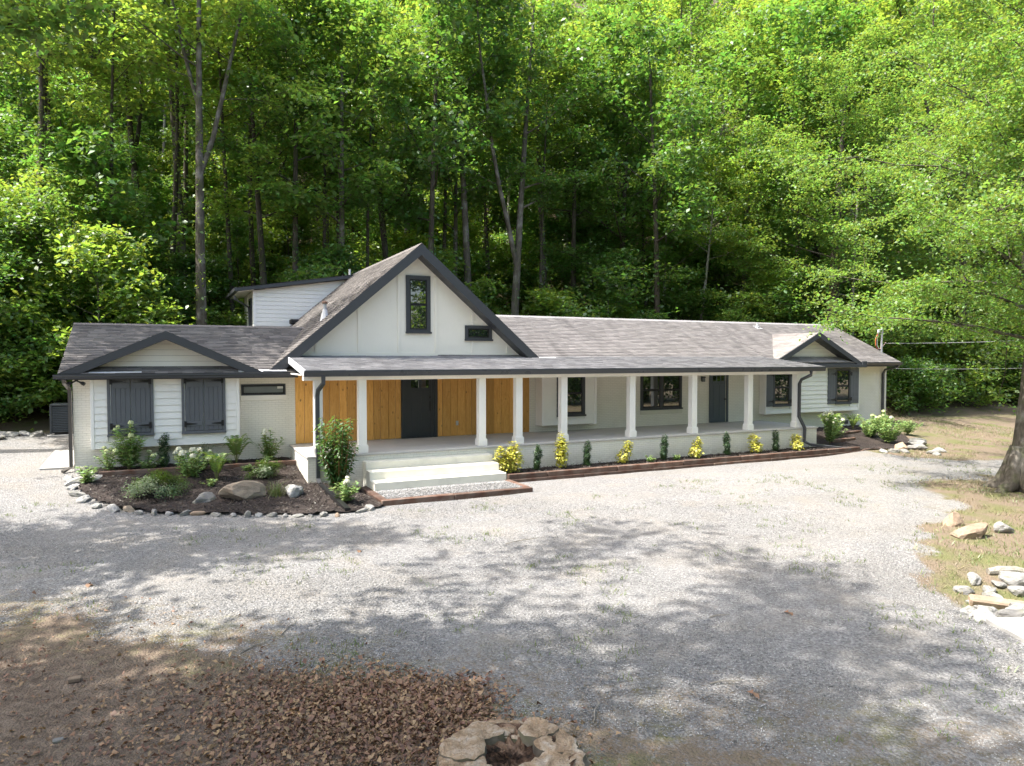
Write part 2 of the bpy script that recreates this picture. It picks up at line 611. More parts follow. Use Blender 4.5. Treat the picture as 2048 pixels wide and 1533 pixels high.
M['rust'] = paint_mat('rusty_cap', (0.17, 0.10, 0.07), 0.7, 0.3, 8)
M['orange'] = paint_mat('orange_cable', (0.55, 0.13, 0.05), 0.5, 0.1)
M['cable'] = paint_mat('grey_cable', (0.25, 0.25, 0.25), 0.6, 0.1)
M['hvac'] = paint_mat('dark_unit_case', (0.035, 0.042, 0.048), 0.4, 0.2)
M['sticker'] = paint_mat('paper_label', (0.55, 0.54, 0.48), 0.8, 0.1)
M['sticker_y'] = paint_mat('yellow_label', (0.5, 0.42, 0.05), 0.7, 0.1)
M['frost'] = paint_mat('dusty_glass', (0.16, 0.175, 0.165), 0.2, 0.3, 3)
M['rock'] = rock_mat('limestone_rock', (0.135, 0.13, 0.122), (0.29, 0.28, 0.262), .3)
M['rock_tan'] = rock_mat('tan_rock', (0.19, 0.135, 0.092), (0.33, 0.25, 0.18))
M['rock_brown'] = rock_mat('brown_boulder', (0.16, 0.125, 0.09), (0.33, 0.27, 0.20))
M['rock_grey'] = rock_mat('grey_boulder', (0.20, 0.195, 0.19), (0.38, 0.365, 0.345), 0.25)
M['mulch'] = mulch_mat()
M['ground'] = ground_mat()
M['bark'] = bark_mat('grey_brown_bark', (0.050, 0.042, 0.032), (0.13, 0.112, 0.090), 0.30, 0.5)
M['bark_dark'] = bark_mat('dark_bark', (0.030, 0.024, 0.018), (0.085, 0.068, 0.052), 0.1, 0.6)
M['bark_pale'] = bark_mat('pale_bark', (0.17, 0.15, 0.12), (0.36, 0.33, 0.285), 0.55, 0.2)
M['leaf_a'] = leaf_mat('leaf_green', (0.080, 0.152, 0.028), (0.26, 0.42, 0.050), 0.45, 0.47)
M['leaf_b'] = leaf_mat('leaf_yellow_green', (0.106, 0.176, 0.030), (0.37, 0.51, 0.055), 0.42, 0.5)
M['leaf_c'] = leaf_mat('leaf_deep_green', (0.068, 0.138, 0.028), (0.21, 0.38, 0.044), 0.45, 0.45)
M['leaf_r'] = leaf_mat('leaf_beech', (0.098, 0.168, 0.036), (0.29, 0.43, 0.056), 0.55, 0.45, 0.035, 0.03)
# ------------------------------------------------------------------ terrain
def axis_pts(segs):
    out = []
    for a, b, st in segs:
        out += list(np.arange(a, b, st))
    return np.array(out + [segs[-1][1]])


gu = axis_pts([(-150, -30, 6), (-30, -11, .8), (-11, 14, .2), (14, 30, .4), (30, 60, 1.0), (60, 200, 6)])
gv = axis_pts([(-80, -26, 4), (-26, -17, .6), (-17, 6, .2), (6, 20, .5), (20, 70, 1.5), (70, 230, 6)])
GU, GV = np.meshgrid(gu, gv, indexing='ij')
GZ = ground_z(GU, GV)
near = ss(0.15, 0.6, np.minimum(1, 1 / (1 + (np.hypot(GU, GV + 5) / 25) ** 2)))
GZ = GZ + 0.05 * (fbm(GU * .7, GV * .7, 4) - .5) + 0.9 * (fbm(GU * .12, GV * .12, 3) - .5) * ss(16, 40, GV)
nu_, nv_ = len(gu), len(gv)
ii = np.arange(nu_ * nv_).reshape(nu_, nv_)
gf = np.stack([ii[:-1, :-1], ii[1:, :-1], ii[1:, 1:], ii[:-1, 1:]], -1).reshape(-1, 4)
gme = np_mesh('ground', np.stack([GU, GV, GZ], -1).reshape(-1, 3), gf, M['ground'], True)
nz = fbm(GU * 1.1, GV * 1.1, 4) - .5


def vb_low(u):
    return np.interp(u, [6.0, 7, 8.2, 8.9, 10.2, 13, 15.2, 17, 21, 40], [-30, -16, -13.2, -11.9, -10.5, -9.8, -8.6, -7.9, -6.8, -4])


def vb_up(u):
    return np.interp(u, [20.4, 20.8, 21.6, 22.5, 26, 40], [3, -1.0, -3.2, -4.4, -5.0, -3.0])


dl = .676 * (GU + 6.25) + .739 * (GV + 7.6)
A_l = ss(1.4, -1.4, dl + nz * 1.6)
dlow = np.where(GU > 6.0, vb_low(GU) - GV, -3.0)
dup = np.where(GU > 20.4, GV - vb_up(GU), -3.0)
dleft = np.where(GU < -6.2, GV - (11.0 + 0.1 * GU), -3.0)
A_d = np.maximum.reduce([ss(-1.0, 1.0, dlow + nz * 3.2), ss(-.8, .8, dup + nz * 1.2), ss(-.9, .9, dleft + nz), ss(1.6, 0.0, np.hypot(GU - 17.6, GV + 8.3) - 1.2)])
A_l = A_l * ss(.2, -1.1, GU + nz)
A_d = np.maximum(A_d, 0.46 * ss(7.0, 4.2, np.abs(dl) + 4.0 + nz))
A_d = np.maximum(A_d, .62 * ss(.2, -.6, dl + nz) * ss(-1.2, 0, GU))
A_w = ss(-1.5, 1.5, GV - forest_edge(GU) - 1.0)
for nm_, arr in (('litter', A_l), ('dry', A_d), ('wood', A_w)):
    at_ = gme.attributes.new(nm_, 'FLOAT', 'POINT')
    at_.data.foreach_set('value', arr.ravel().astype(np.float32))
ground = link('ground', gme)
ground['kind'] = 'structure'

slab = MB().prism([(-7.25, 3.5, gz(-7.2, 3.5) - .18), (-6.44, 3.5, gz(-7.2, 3.5) - .18), (-6.44, 6.6, gz(-7.0, 6.6) - .18), (-7.25, 6.6, gz(-7.0, 6.6) - .18)], (0, 0, .23)).build('path', M['concrete'])
slab['kind'] = 'structure'

# ------------------------------------------------------------------ house
D = 3.10
house = empty('house', (0, 0, 0))
tag(house, 'long white painted brick ranch house with cedar entry, charcoal trim and full width porch', 'house')


def part(name, mb, mat, parent=house, smooth=False, kind=None):
    return mb.build(name, M[mat] if isinstance(mat, str) else mat, parent, smooth, kind)


# walls
part('wall', MB().box(-6.36, 28.08, D, 9.9, -1.6, 2.36), 'brick')
part('wall', MB().box(0.1, 7.6, 9.9, 17.0, -1.6, 3.0), 'brick')
# gable end of the right and left wing
part('gable_end', MB().prism([(27.9, D, 2.36), (27.9, 9.9, 2.36), (27.9, 6.5, 4.35)], (.18, 0, 0)), 'siding')
part('gable_end', MB().prism([(-6.34, D, 2.36), (-6.34, 9.9, 2.36), (-6.34, 6.5, 3.72)], (.18, 0, 0)), 'siding')
# porch base and floor
part('porch_base', MB().box(-.42, 19.66, -.04, D, -1.6, -.07), 'brick')
part('porch_floor', MB().cbox(-.45, 19.70, -.075, D, -.07, 0.0, .012), 'floor')
# cedar wall of individual planks
ce_rng = np.random.default_rng(3)
x = -.255
i = 0
while x < 8.19:
    w = [.30, .27, .33, .22, .31, .25][i % 6] * (0.92 + .16 * ce_rng.random())
    x1 = min(x + w, 8.20)
    if x1 > 8.12: x1 = 8.20
    if not (x > 3.20 and x1 < 4.62):
        a, b = x, x1
        if a < 3.26 < b: b = 3.255
        if a < 4.56 < b: a = 4.565
        dep = .022 + .016 * ce_rng.random()
        o = MB().cbox(a + .004, b - .004, D - dep, D + .01, .012, 2.36, .010)
        part('cedar_plank', o, 'cedar')
    x = x1; i += 1
part('outlet_box', MB().cbox(5.26, 5.35, D - .06, D - .02, .38, .54, .008), 'metal')


def frame_bars(mb, u0, u1, z0, z1, w, y0, y1, bot=None):
    bot = w if bot is None else bot
    mb.cbox(u0, u0 + w, y0, y1, z0, z1, .004)
    mb.cbox(u1 - w, u1, y0, y1, z0, z1, .004)
    mb.cbox(u0 + w, u1 - w, y0 + .001, y1, z1 - w, z1, .004)
    mb.cbox(u0 + w, u1 - w, y0 + .001, y1, z0, z0 + bot, .004)
    return mb


def window(u0, u1, z0, z1, v, cas=.10, rail=True, mat='dark', sill=True, mull=False, glass='glass'):
    """casing frame mesh with sash, meeting rail, panes and sill as sub-parts; v is the face of the wall"""
    fr = part('window', frame_bars(MB(), u0, u1, z0, z1, cas, v - .035, v + .01), mat)
    if sill:
        part('sill', MB().cbox(u0 - .03, u1 + .03, v - .075, v - .036, z0 - .01, z0 + .055, .006), mat, fr)
    spans = [(u0 + cas, u1 - cas)]
    if mull:
        mid = (u0 + u1) / 2
        part('mullion', MB().cbox(mid - .07, mid + .07, v - .033, v + .01, z0 + cas, z1 - cas), mat, fr)
        spans = [(u0 + cas, mid - .07), (mid + .07, u1 - cas)]
    for a, b in spans:
        zm = z0 + (z1 - z0) * .50
        halves = [(z0 + cas, zm, -.012), (zm, z1 - cas, .002)] if rail else [(z0 + cas, z1 - cas, -.005)]
        for c, d_, yo in halves:
            part('sash', frame_bars(MB(), a + .001, b - .001, c + .001, d_ - .001, .042, v - .012 + yo, v + .012), 'black', fr)
            part('pane', MB().box(a + .043, b - .043, v + .002 + yo, v + .010, c + .043, d_ - .043), glass, fr)
    return fr


# front door (black)
dr = part('door', MB().cbox(3.386, 4.36, D - .05, D + .01, .03, 2.12), 'black_door')
part('door_frame', frame_bars(MB(), 3.26, 4.56, .012, 2.26, .12, D - .09, D + .01, .02), 'black_door', dr)
part('side_panel', MB().cbox(4.365, 4.435, D - .06, D + .01, .035, 2.12), 'black_door', dr)
for a, b in ((3.60, 3.88), (3.97, 4.25)):
    part('pane', MB().box(a, b, D - .056, D - .045, 1.74, 2.0), 'glass', dr)
    part('panel', MB().cbox(a, b, D - .062, D - .045, .22, 1.60, .012), 'black_door', dr)
part('handle', MB().cbox(4.27, 4.31, D - .10, D - .05, .92, 1.28, .012).cbox(4.25, 4.33, D - .085, D - .05, 1.36, 1.44, .012), 'black', dr)
# second door (blue grey)
dr = part('door', MB().cbox(16.93, 17.72, D - .02, D + .03, .03, 2.10), 'door')
part('door_frame', frame_bars(MB(), 16.82, 17.86, .012, 2.22, .10, D - .05, D + .02, .02), 'door', dr)
for k in range(3):
    part('pane', MB().box(17.01 + k * .225, 17.18 + k * .225, D - .026, D - .015, 1.78, 2.0), 'glass', dr)
for a, b in ((17.03, 17.29), (17.37, 17.63)):
    part('panel', MB().cbox(a, b, D - .031, D - .015, .2, 1.62, .01), 'door', dr)
part('shelf_moulding', MB().cbox(16.97, 17.68, D - .04, D - .018, 1.68, 1.73), 'door', dr)
part('handle', MB().tube([(17.66, D - .08, 1.0), (17.66, D - .02, 1.0)], .03, 8), 'black', dr)


def siding(u0, u1, z0, z1, v, step=.2, cuts=(), mat='siding', depth=.03):
    """lapped boards, each a part; cuts = (u0,u1,z0,z1) openings"""
    z = z0
    while z < z1 - .02:
        zt = min(z + step, z1)
        spans = [(u0, u1)]
        for c in cuts:
            if c[2] < zt - .02 and c[3] > z + .02:
                ns = []
                for a, b in spans:
                    if c[0] > a and c[0] < b: ns.append((a, c[0]))
                    if c[1] > a and c[1] < b: ns.append((c[1], b))
                    if c[1] <= a or c[0] >= b: ns.append((a, b))
                spans = ns
        for a, b in spans:
            # wedge: proud at the bottom edge
            part('siding_board', MB().prism([(a, v - depth, z + .016), (a, v - .006, zt + .006), (a, v + .01, zt + .006), (a, v + .01, z + .016)], (b - a, 0, 0)), mat)
        z = zt


def bay(u0, u1, z0, z1, vf, mat='siding', cut=(), step=.2):
    part('bay_box', MB().box(u0 + .012, u1 - .012, vf + .012, D + .01, z0 + .01, z1), 'white')
    cw = .09
    part('corner_board', MB().cbox(u0, u0 + cw, vf - .035, D - .002, z0, z1), 'white')
    part('corner_board', MB().cbox(u1 - cw, u1, vf - .035, D - .002, z0, z1), 'white')
    siding(u0 + cw + .001, u1 - cw - .001, z0 + .002, z1, vf, step, cut, mat)


bay(-5.91, -1.96, .17, 2.34, 2.76, cut=[(-5.49, -4.31, .53, 2.33), (-3.57, -2.36, .52, 2.33)])
bay(8.47, 10.86, .25, 2.34, 2.62, cut=[(9.10, 10.32, .58, 2.33)])
bay(19.68, 25.68, .28, 2.36, 2.76, cut=[(20.11, 21.17, .62, 2.33), (24.03, 25.04, .62, 2.33)])


def hinge(u, z, v, d, parent):
    mb = MB().cbox(u - .035, u + .035, v - .022, v - .004, z - .085, z + .085, .004)
    mb.prism([(u + d * .03, v - .02, z - .035), (u + d * .03, v - .02, z + .035), (u + d * .31, v - .02, z + .006), (u + d * .31, v - .02, z - .006)][::(1 if d < 0 else -1)], (0, .012, 0))
    part('hinge', mb, 'black', parent)


def closed_shutter(u0, u1, z0, z1, v):
    fr = part('shutter_frame', frame_bars(MB(), u0, u1, z0, z1, .075, v - .05, v + .012), 'shutter')
    part('sill', MB().cbox(u0 - .01, u1 + .01, v - .085, v - .051, z0 - .01, z0 + .05), 'shutter', fr)
    mid = (u0 + u1) / 2
    for s_, (a, b) in enumerate(((u0 + .098, mid - .008), (mid + .008, u1 - .08))):
        sh = part('shutter', MB().box(a, b, v - .012, v + .012, z0 + .08, z1 - .08), 'shutter')
        n = 4; w = (b - a) / n
        for k in range(n):
            part('plank', MB().cbox(a + k * w + .003, a + (k + 1) * w - .003, v - .03, v - .011, z0 + .085, z1 - .085, .006), 'shutter', sh)
        for zz in (z0 + .30, z1 - .32):
            part('rail', MB().cbox(a + .03, b - .03, v - .05, v - .03, zz - .075, zz + .075, .005), 'shutter', sh)
        for zz in (z0 + .29, z1 - .20):
            hinge(u0 + .10 if s_ == 0 else u1 - .09, zz, v - .045, 1 if s_ == 0 else -1, sh)
    part('gap_strip', MB().box(u0 + .082, u0 + .094, v - .02, v + .01, z0 + .08, z1 - .12), 'white', fr)


closed_shutter(-5.49, -4.31, .53, 2.30, 2.74)
closed_shutter(-3.57, -2.36, .52, 2.30, 2.74)


def open_shutter(u0, u1, z0, z1, v, d):
    sh = part('shutter', MB().box(u0, u1, v - .02, v + .008, z0, z1), 'shutter')
    n = 3; w = (u1 - u0) / n
    for k in range(n):
        part('plank', MB().cbox(u0 + k * w + .002, u0 + (k + 1) * w - .002, v - .036, v - .019, z0, z1, .006), 'shutter', sh)
    for zz in (z0 + .24, z1 - .25):
        part('rail', MB().cbox(u0 + .02, u1 - .02, v - .052, v - .036, zz - .07, zz + .07, .005), 'shutter', sh)
        hinge(u1 - .02 if d < 0 else u0 + .02, zz - .02, v - .05, -d if d > 0 else 1 * d, sh)


for (a, b, c, d_) in ((19.72, 20.11, 21.17, 21.62), (23.54, 24.03, 25.04, 25.60)):
    window(b, c, .62, 2.30, 2.735, .085)
    open_shutter(a, b - .005, .63, 2.30, 2.735, -1)
    open_shutter(c + .005, d_, .63, 2.30, 2.735, 1)
window(9.10, 10.32, .58, 2.30, 2.595, .12)
window(13.25, 15.34, .66, 2.26, D - .01, .10, True, 'dark', True, True)
part('apron', MB().cbox(13.25, 15.36, D - .045, D + .01, .47, .645), 'cream')
hop = window(-1.88, -.55, 1.60, 1.95, D - .005, .035, False, 'dark', False, False, 'frost')
part('paper_label', MB().box(-.80, -.63, D - .016, D - .012, 1.80, 1.87), 'sticker', hop)
part('apron', MB().cbox(-1.90, -.53, D - .028, D + .01, 1.44, 1.60), 'panel')
part('foundation_vent', MB().cbox(24.98, 25.38, D - .03, D + .01, -.38, -.2), 'dark')

# ---- roof surfaces built from individual shingle tabs, joined per slope
sh_rng = np.random.default_rng(11)


def shingles(p_el, along, up, L, H, mat, name='shingles', exp_=.142, tab=.32):
    """p_el: eave corner; along/up unit vectors; L,H lengths"""
    A = Vector(along).normalized(); Up = Vector(up).normalized(); N = A.cross(Up)
    if N.z < 0: N = -N
    A = np.array(A); Up = np.array(Up); N = np.array(N); P0 = np.array(p_el, float)
    V = []; F = []
    rows = int(math.ceil(H / exp_))
    for r in range(rows):
        h0 = r * exp_ - .01; h1 = min((r + 1) * exp_ + .012, H)
        x = -sh_rng.random() * tab
        while x < L:
            w = tab * (0.75 + .5 * sh_rng.random())
            a = max(x, 0); b = min(x + w - .006, L)
            x += w
            if b - a < .03: continue
            lift = .019 + .009 * sh_rng.random()
            drop = h0 - .018 * sh_rng.random()
            q = len(V)
            for s_, h, lf in ((a, drop, lift), (b, drop, lift), (b, h1, .004), (a, h1, .004), (a, drop, 0.0), (b, drop, 0.0)):
                V.append(P0 + A * s_ + Up * h + N * lf)
            F += [[q, q + 1, q + 2, q + 3], [q + 4, q + 5, q + 1, q]]
    F_ = np.array(F)
    o = link(name, np_mesh(name, np.array(V), F_, M[mat]), house)
    o['kind'] = 'stuff'
    return o


def roof_plane(u0, u1, p0, p1, mat, thick=.10, name='roof'):
    """slope running along u between (v,z) points p0 (eave) and p1 (ridge)"""
    (v0, z0), (v1, z1) = p0, p1
    up = Vector((0, v1 - v0, z1 - z0)); n = Vector((0, -(z1 - z0), v1 - v0)).normalized()
    if n.z < 0: n = -n
    e = -n * thick
    o = MB().prism([(u0, v0, z0), (u1, v0, z0), (u1, v1, z1), (u0, v1, z1)], e)
    part(name, o, 'dark')
    shingles((u0 - .02, v0, z0), (1, 0, 0), up, u1 - u0 + .04, up.length, mat)


# left wing
roof_plane(-6.62, 1.6, (2.44, 2.33), (6.5, 3.87), 'shingle_l')
roof_plane(-6.62, 1.6, (10.56, 2.33), (6.52, 3.86), 'shingle_l')
part('ridge_cap', MB().prism([(-6.64, 6.36, 3.845), (-6.64, 6.5, 3.915), (-6.64, 6.64, 3.845), (-6.64, 6.5, 3.87)], (7.6, 0, 0)), 'shingle_l')
# right wing
roof_plane(4.6, 19.74, (2.90, 2.79), (6.5, 4.53), 'shingle_r')
roof_plane(19.74, 28.18, (2.44, 2.57), (6.5, 4.53), 'shingle_r')
roof_plane(4.6, 28.18, (10.56, 2.57), (6.52, 4.52), 'shingle_r')
part('ridge_cap', MB().prism([(4.6, 6.34, 4.475), (4.6, 6.5, 4.565), (4.6, 6.66, 4.475), (4.6, 6.5, 4.5)], (23.6, 0, 0)), 'shingle_p')
# rake trims at the right and left ends
part('rake_board', MB().prism([(28.10, 2.44, 2.39), (28.10, 6.5, 4.36), (28.10, 6.5, 4.52), (28.10, 2.44, 2.555)], (.07, 0, 0)), 'gutter_brown')
part('rake_board', MB().prism([(-6.61, 2.44, 2.15), (-6.61, 6.5, 3.70), (-6.61, 6.5, 3.86), (-6.61, 2.44, 2.32)], (.06, 0, 0)), 'dark')
# porch roof
roof_plane(-.50, 19.70, (-.34, 2.42), (3.05, 2.825), 'shingle_p', .06)
part('roof_edge', MB().prism([(-.545, -.36, 2.25), (-.545, -.36, 2.44), (-.545, D, 2.865), (-.545, D, 2.68)], (.04, 0, 0)), 'flash')
part('roof_edge', MB().prism([(19.70, -.34, 2.25), (19.70, -.34, 2.43), (19.70, 2.8, 2.80), (19.70, 2.8, 2.64)], (.03, 0, 0)), 'dark')
part('ceiling', MB().box(-.50, 19.69, -.24, D - .001, 2.265, 2.30), 'white')
part('beam', MB().cbox(-.50, 19.66, .02, .26, 2.13, 2.31), 'white')
part('fascia', MB().box(-.50, 19.69, -.30, -.25, 2.235, 2.40), 'white')


def gutter(u0, u1, v, zt, mat, h=.14):
    prof = [(v, zt - .01), (v, zt - h), (v - .075, zt - h), (v - .085, zt - h + .05), (v - .11, zt - .045), (v - .11, zt), (v - .095, zt), (v - .095, zt - .035)]
    mb = MB().prism([(u0, a, b) for a, b in prof], (u1 - u0, 0, 0))
    return part('gutter', mb, mat)


gutter(-.55, 19.72, -.302, 2.415, 'gutter', .165)
gutter(-6.74, -.30, 2.435, 2.315, 'gutter', .125)
part('fascia', MB().box(-6.62, -.26, 2.437, 2.47, 2.16, 2.30), 'dark')
part('soffit', MB().box(-6.62, -.26, 2.47, D + .01, 2.20, 2.225), 'white')
gutter(25.72, 28.20, 2.435, 2.555, 'gutter_brown', .125)
part('fascia', MB().box(19.74, 28.16, 2.44, 2.475, 2.36, 2.53), 'dark')
part('soffit', MB().box(19.74, 28.16, 2.475, D + .01, 2.36, 2.385), 'white')
part('eave_trim', MB().cbox(19.76, 25.70, 2.38, 2.436, 2.33, 2.48), 'dark')

# columns: each a part with its base
col_shaft = MB().cbox(-.117, .117, -.117, .117, .2, 2.131, .008).mesh('column', M['white'])
col_base = MB().cbox(-.150, .150, -.150, .150, .001, .215, .008).cbox(-.132, .132, -.132, .132, .215, .24, .006).mesh('base', M['white'])
for cu_ in (-.09, 1.17, 4.975, 6.27, 7.945, 10.70, 13.448, 16.17, 18.70):
    c_ = link('column', col_shaft, house, (cu_, .145, 0))
    link('base', col_base, c_)

# ---- big cross gable
GA, GS = 3.83, .855            # apex u, slope


def gzt(u): return 6.61 - GS * abs(u - GA)


for sgn, u_low, zlow in ((-1, -1.08, 2.42), (1, 8.42, 2.70)):
    L_ = Vector((u_low - GA, 0, gzt(u_low) - 6.61))
    up = -L_.normalized()
    n = Vector((sgn * GS, 0, 1)).normalized()
    # roof deck
    mb = MB().prism([(GA, 2.56, 6.61), (u_low, 2.56, gzt(u_low)), (u_low, 17.2, gzt(u_low)), (GA, 17.2, 6.61)][::sgn], -n * .10)
    part('roof', mb, 'dark')
    shingles((u_low, 2.53, gzt(u_low)), (0, 1, 0), up, 14.7, L_.length, 'shingle_l' if sgn < 0 else 'shingle_r')
    # rake fascia: cut level at its foot
    uo = GA + sgn * (6.61 - zlow) / GS * 1.0
    ui = GA + sgn * (6.24 - zlow) / GS
    part('rake_board', MB().prism([(GA, 2.50, 6.625), (uo, 2.50, zlow), (ui, 2.50, zlow), (GA, 2.50, 6.24)][::sgn], (0, .055, 0)), 'dark')
    part('soffit', MB().prism([(GA, 2.556, 6.30), (GA, 2.556, 6.24), (ui, 2.556, zlow), (ui + sgn * .07, 2.556, zlow)][::-sgn], (0, .56, 0)), 'dark')
part('ridge_cap', MB().prism([(GA - .16, 2.5, 6.50), (GA, 2.5, 6.645), (GA + .16, 2.5, 6.50), (GA, 2.5, 6.6)], (0, 14.7, 0)), 'shingle_l')
zb = 2.70
wl = (6.26 - zb) / GS
part('gable_wall', MB().prism([(GA - wl, D - .02, zb), (GA + wl, D - .02, zb), (GA, D - .02, 6.26)], (0, .12, 0)), 'panel')
part('base_trim', MB().cbox(-.10, 7.75, D - .045, D - .021, 2.83, 2.95), 'panel')
for bu in (.42, 1.81, 3.18, 4.53, 5.90, 7.30):
    zt = 6.24 - GS * abs(bu - GA) - .07
    if bu == 5.90:
        part('batten', MB().cbox(bu - .045, bu + .045, D - .052, D - .021, 2.951, 3.38), 'panel')
        part('batten', MB().cbox(bu - .045, bu + .045, D - .052, D - .021, 3.94, zt), 'panel')
    else:
        part('batten', MB().cbox(bu - .045, bu + .045, D - .052, D - .021, 2.951, max(zt, 3.0)), 'panel')
window(3.44, 4.32, 3.62, 5.60, D - .04, .13)
window(5.61, 6.66, 3.39, 3.93, D - .04, .11, False)
part('flashing', MB().box(-.6, .06, D - .06, D - .046, 2.80, 2.86), 'flash')
part('flashing', MB().prism([(8.0, 2.49, 2.765), (9.0, 2.49, 2.765), (9.0, 2.55, 2.785), (8.0, 2.55, 2.785)], (0, 0, .012)), 'flash')

# ---- dormer at the back of the gable
def dz(u): return 6.55 - .16 * (GA - u)


part('dormer_wall', MB().prism([(-.55, 12.03, 2.6), (3.83, 12.03, 2.6), (3.83, 12.03, dz(3.83) - .17), (-.55, 12.03, dz(-.55) - .17)], (0, 4.0, 0)), 'white')
z = 3.62
while z < 6.2:
    zt = z + .178
    u1_ = min(GA + .2, GA - (6.61 - zt) / GS + .6)
    top0 = min(zt, dz(-.5) - .17); top1 = min(zt, dz(u1_) - .17)
    if top1 < z + .02: break
    if top0 > z + .02:
        part('siding_board', MB().prism([(-.46, 12.0, z + .016), (u1_, 12.0, z + .016), (u1_, 12.0, top1), (-.46, 12.0, top0)], (0, .028, 0)), 'siding')
    else:
        ua = GA - (6.55 - z - .17) / .16
        part('siding_board', MB().prism([(ua, 12.0, z + .016), (u1_, 12.0, z + .016), (u1_, 12.0, top1)], (0, .028, 0)), 'siding')
    z = zt
part('corner_board', MB().cbox(-.57, -.462, 11.985, 12.06, 2.9, dz(-.5) - .17), 'white')
part('corner_board', MB().cbox(-.575, -.552, 12.062, 12.16, 2.9, dz(-.5) - .17), 'white')
dw = part('window', MB().box(-.60, -.552, 12.55, 13.6, 3.9, 5.4), 'dark')
part('pane', MB().box(-.61, -.601, 12.63, 13.52, 3.98, 5.32), 'glass', dw)
part('corner_board', MB().cbox(-.575, -.552, 14.4, 14.55, 2.9, dz(-.5) - .17), 'white')
part('dormer_roof', MB().prism([(-1.22, 11.72, dz(-1.22) - .15), (3.83, 11.72, dz(3.83) - .15), (3.83, 11.72, dz(3.83) + .0), (-1.22, 11.72, dz(-1.22) + .0)], (0, 5.0, 0)), 'dark')
part('soffit', MB().prism([(-1.20, 11.76, dz(-1.22) - .165), (-.56, 11.76, dz(-.56) - .165), (-.56, 16.2, dz(-.56) - .165), (-1.20, 16.2, dz(-1.22) - .165)], (0, 0, .012)), 'panel')
shingles((-1.24, 11.70, dz(-1.24)), (0, 1, 0), (1, 0, .16), 5.0, 5.1, 'shingle_l')
part('gutter', MB().box(-1.34, -1.222, 11.70, 16.7, dz(-1.22) - .14, dz(-1.22) - .005), 'gutter')
part('downspout', MB().rect_tube([(-1.28, 12.25, 5.45), (-1.28, 12.25, 5.3), (-.66, 12.9, 5.0), (-.64, 12.95, 4.7), (-.64, 12.95, 3.2)], .09, .07, (0, 1, 0)), 'gutter')

# ---- small decorative gables over the bays
def small_gable(ua, za, slope, zl_, zr_, mat_r, vback, base_z, wedge):
    for sgn, zlow in ((-1, zl_), (1, zr_)):
        uo = ua + sgn * (za - zlow) / slope
        n = Vector((sgn * slope, 0, 1)).normalized()
        part('roof', MB().prism([(ua, 2.47, za), (uo, 2.47, zlow), (uo, vback, zlow), (ua, vback, za)][::sgn], -n * .08), 'dark')
        L_ = Vector((uo - ua, 0, zlow - za))
        shingles((uo, 2.45, zlow), (0, 1, 0), -L_.normalized(), vback - 2.45, L_.length, mat_r)
        t_ = .23
        ui = ua + sgn * (za - t_ - zlow) / slope
        part('rake_board', MB().prism([(ua, 2.41, za + .012), (uo, 2.41, zlow), (ui, 2.41, zlow), (ua, 2.41, za - t_)][::sgn], (0, .05, 0)), 'dark')
        part('soffit', MB().prism([(ua, 2.462, za - t_ + .05), (ua, 2.462, za - t_), (ui, 2.462, zlow), (ui + sgn * .1, 2.462, zlow)][::-sgn], (0, .5, 0)), 'dark')
    h0 = za - .2
    z = base_z
    while z < h0 - .03:
        zt = min(z + .17, h0)
        wa = (h0 - z) / slope; wb = (h0 - zt) / slope
        part('siding_board', MB().prism([(ua - wa, 2.93, z + .006), (ua + wa, 2.93, z + .006), (ua + wb, 2.95, zt), (ua - wb, 2.95, zt)], (0, .04, 0)), 'panel')
        z = zt


small_gable(-3.96, 3.54, .452, 2.335, 2.345, 'shingle_l', 5.9, 2.50, 0)
small_gable(22.62, 3.92, .485, 2.50, 2.46, 'shingle_r', 5.4, 2.70, 0)
part('eave_return', MB().cbox(25.42, 25.72, 2.37, 2.46, 2.34, 2.62), 'dark')
part('flashing', MB().prism([(-5.9, 2.43, 2.345), (-4.6, 2.43, 2.345), (-4.6, 2.5, 2.372), (-5.9, 2.5, 2.372)], (0, 0, .012)), 'flash')
part('flashing', MB().prism([(-2.0, 2.42, 2.35), (-1.05, 2.42, 2.35), (-1.05, 2.56, 2.40), (-2.0, 2.56, 2.40)], (0, 0, .014)), 'flash')
part('flashing', MB().prism([(-1.3, 2.42, 2.35), (-.6, 2.42, 2.35), (-.6, 2.47, 2.37), (-1.3, 2.47, 2.37)], (0, 0, .03)), 'flash')

# ---- downspouts
part('downspout', MB().rect_tube([(-.03, -.36, 2.27), (-.03, -.36, 2.06), (-.14, -.17, 1.86), (-.15, -.11, 1.7), (-.15, -.11, -.62), (-.13, -.28, -.82)], .105, .085), 'gutter')
part('downspout', MB().rect_tube([(-.13, -.24, -.78), (-.08, -1.7, -.84), (-.03, -3.22, -.93)], .13, .10), 'black')
part('downspout', MB().rect_tube([(18.94, -.36, 2.26), (18.94, -.36, 2.10), (18.62, -.18, 1.92), (18.60, -.10, 1.75), (18.60, -.10, .45), (18.86, -.16, -.02), (18.87, -.13, -.55), (19.0, -.3, -.66), (20.15, -1.25, -.80)], .10, .085), 'gutter')
part('downspout', MB().rect_tube([(28.0, 2.38, 2.45), (28.0, 2.45, 2.33), (27.78, 2.95, 2.2), (27.76, 3.04, 2.0), (27.76, 3.04, -.55)], .11, .085), 'gutter')
part('downspout', MB().rect_tube([(-6.5, 2.40, 2.2), (-6.5, 2.5, 2.1), (-6.43, 3.0, 1.9), (-6.43, 3.05, 1.7), (-6.43, 3.05, -.32), (-6.62, 2.85, -.42)], .09, .075), 'gutter_brown')

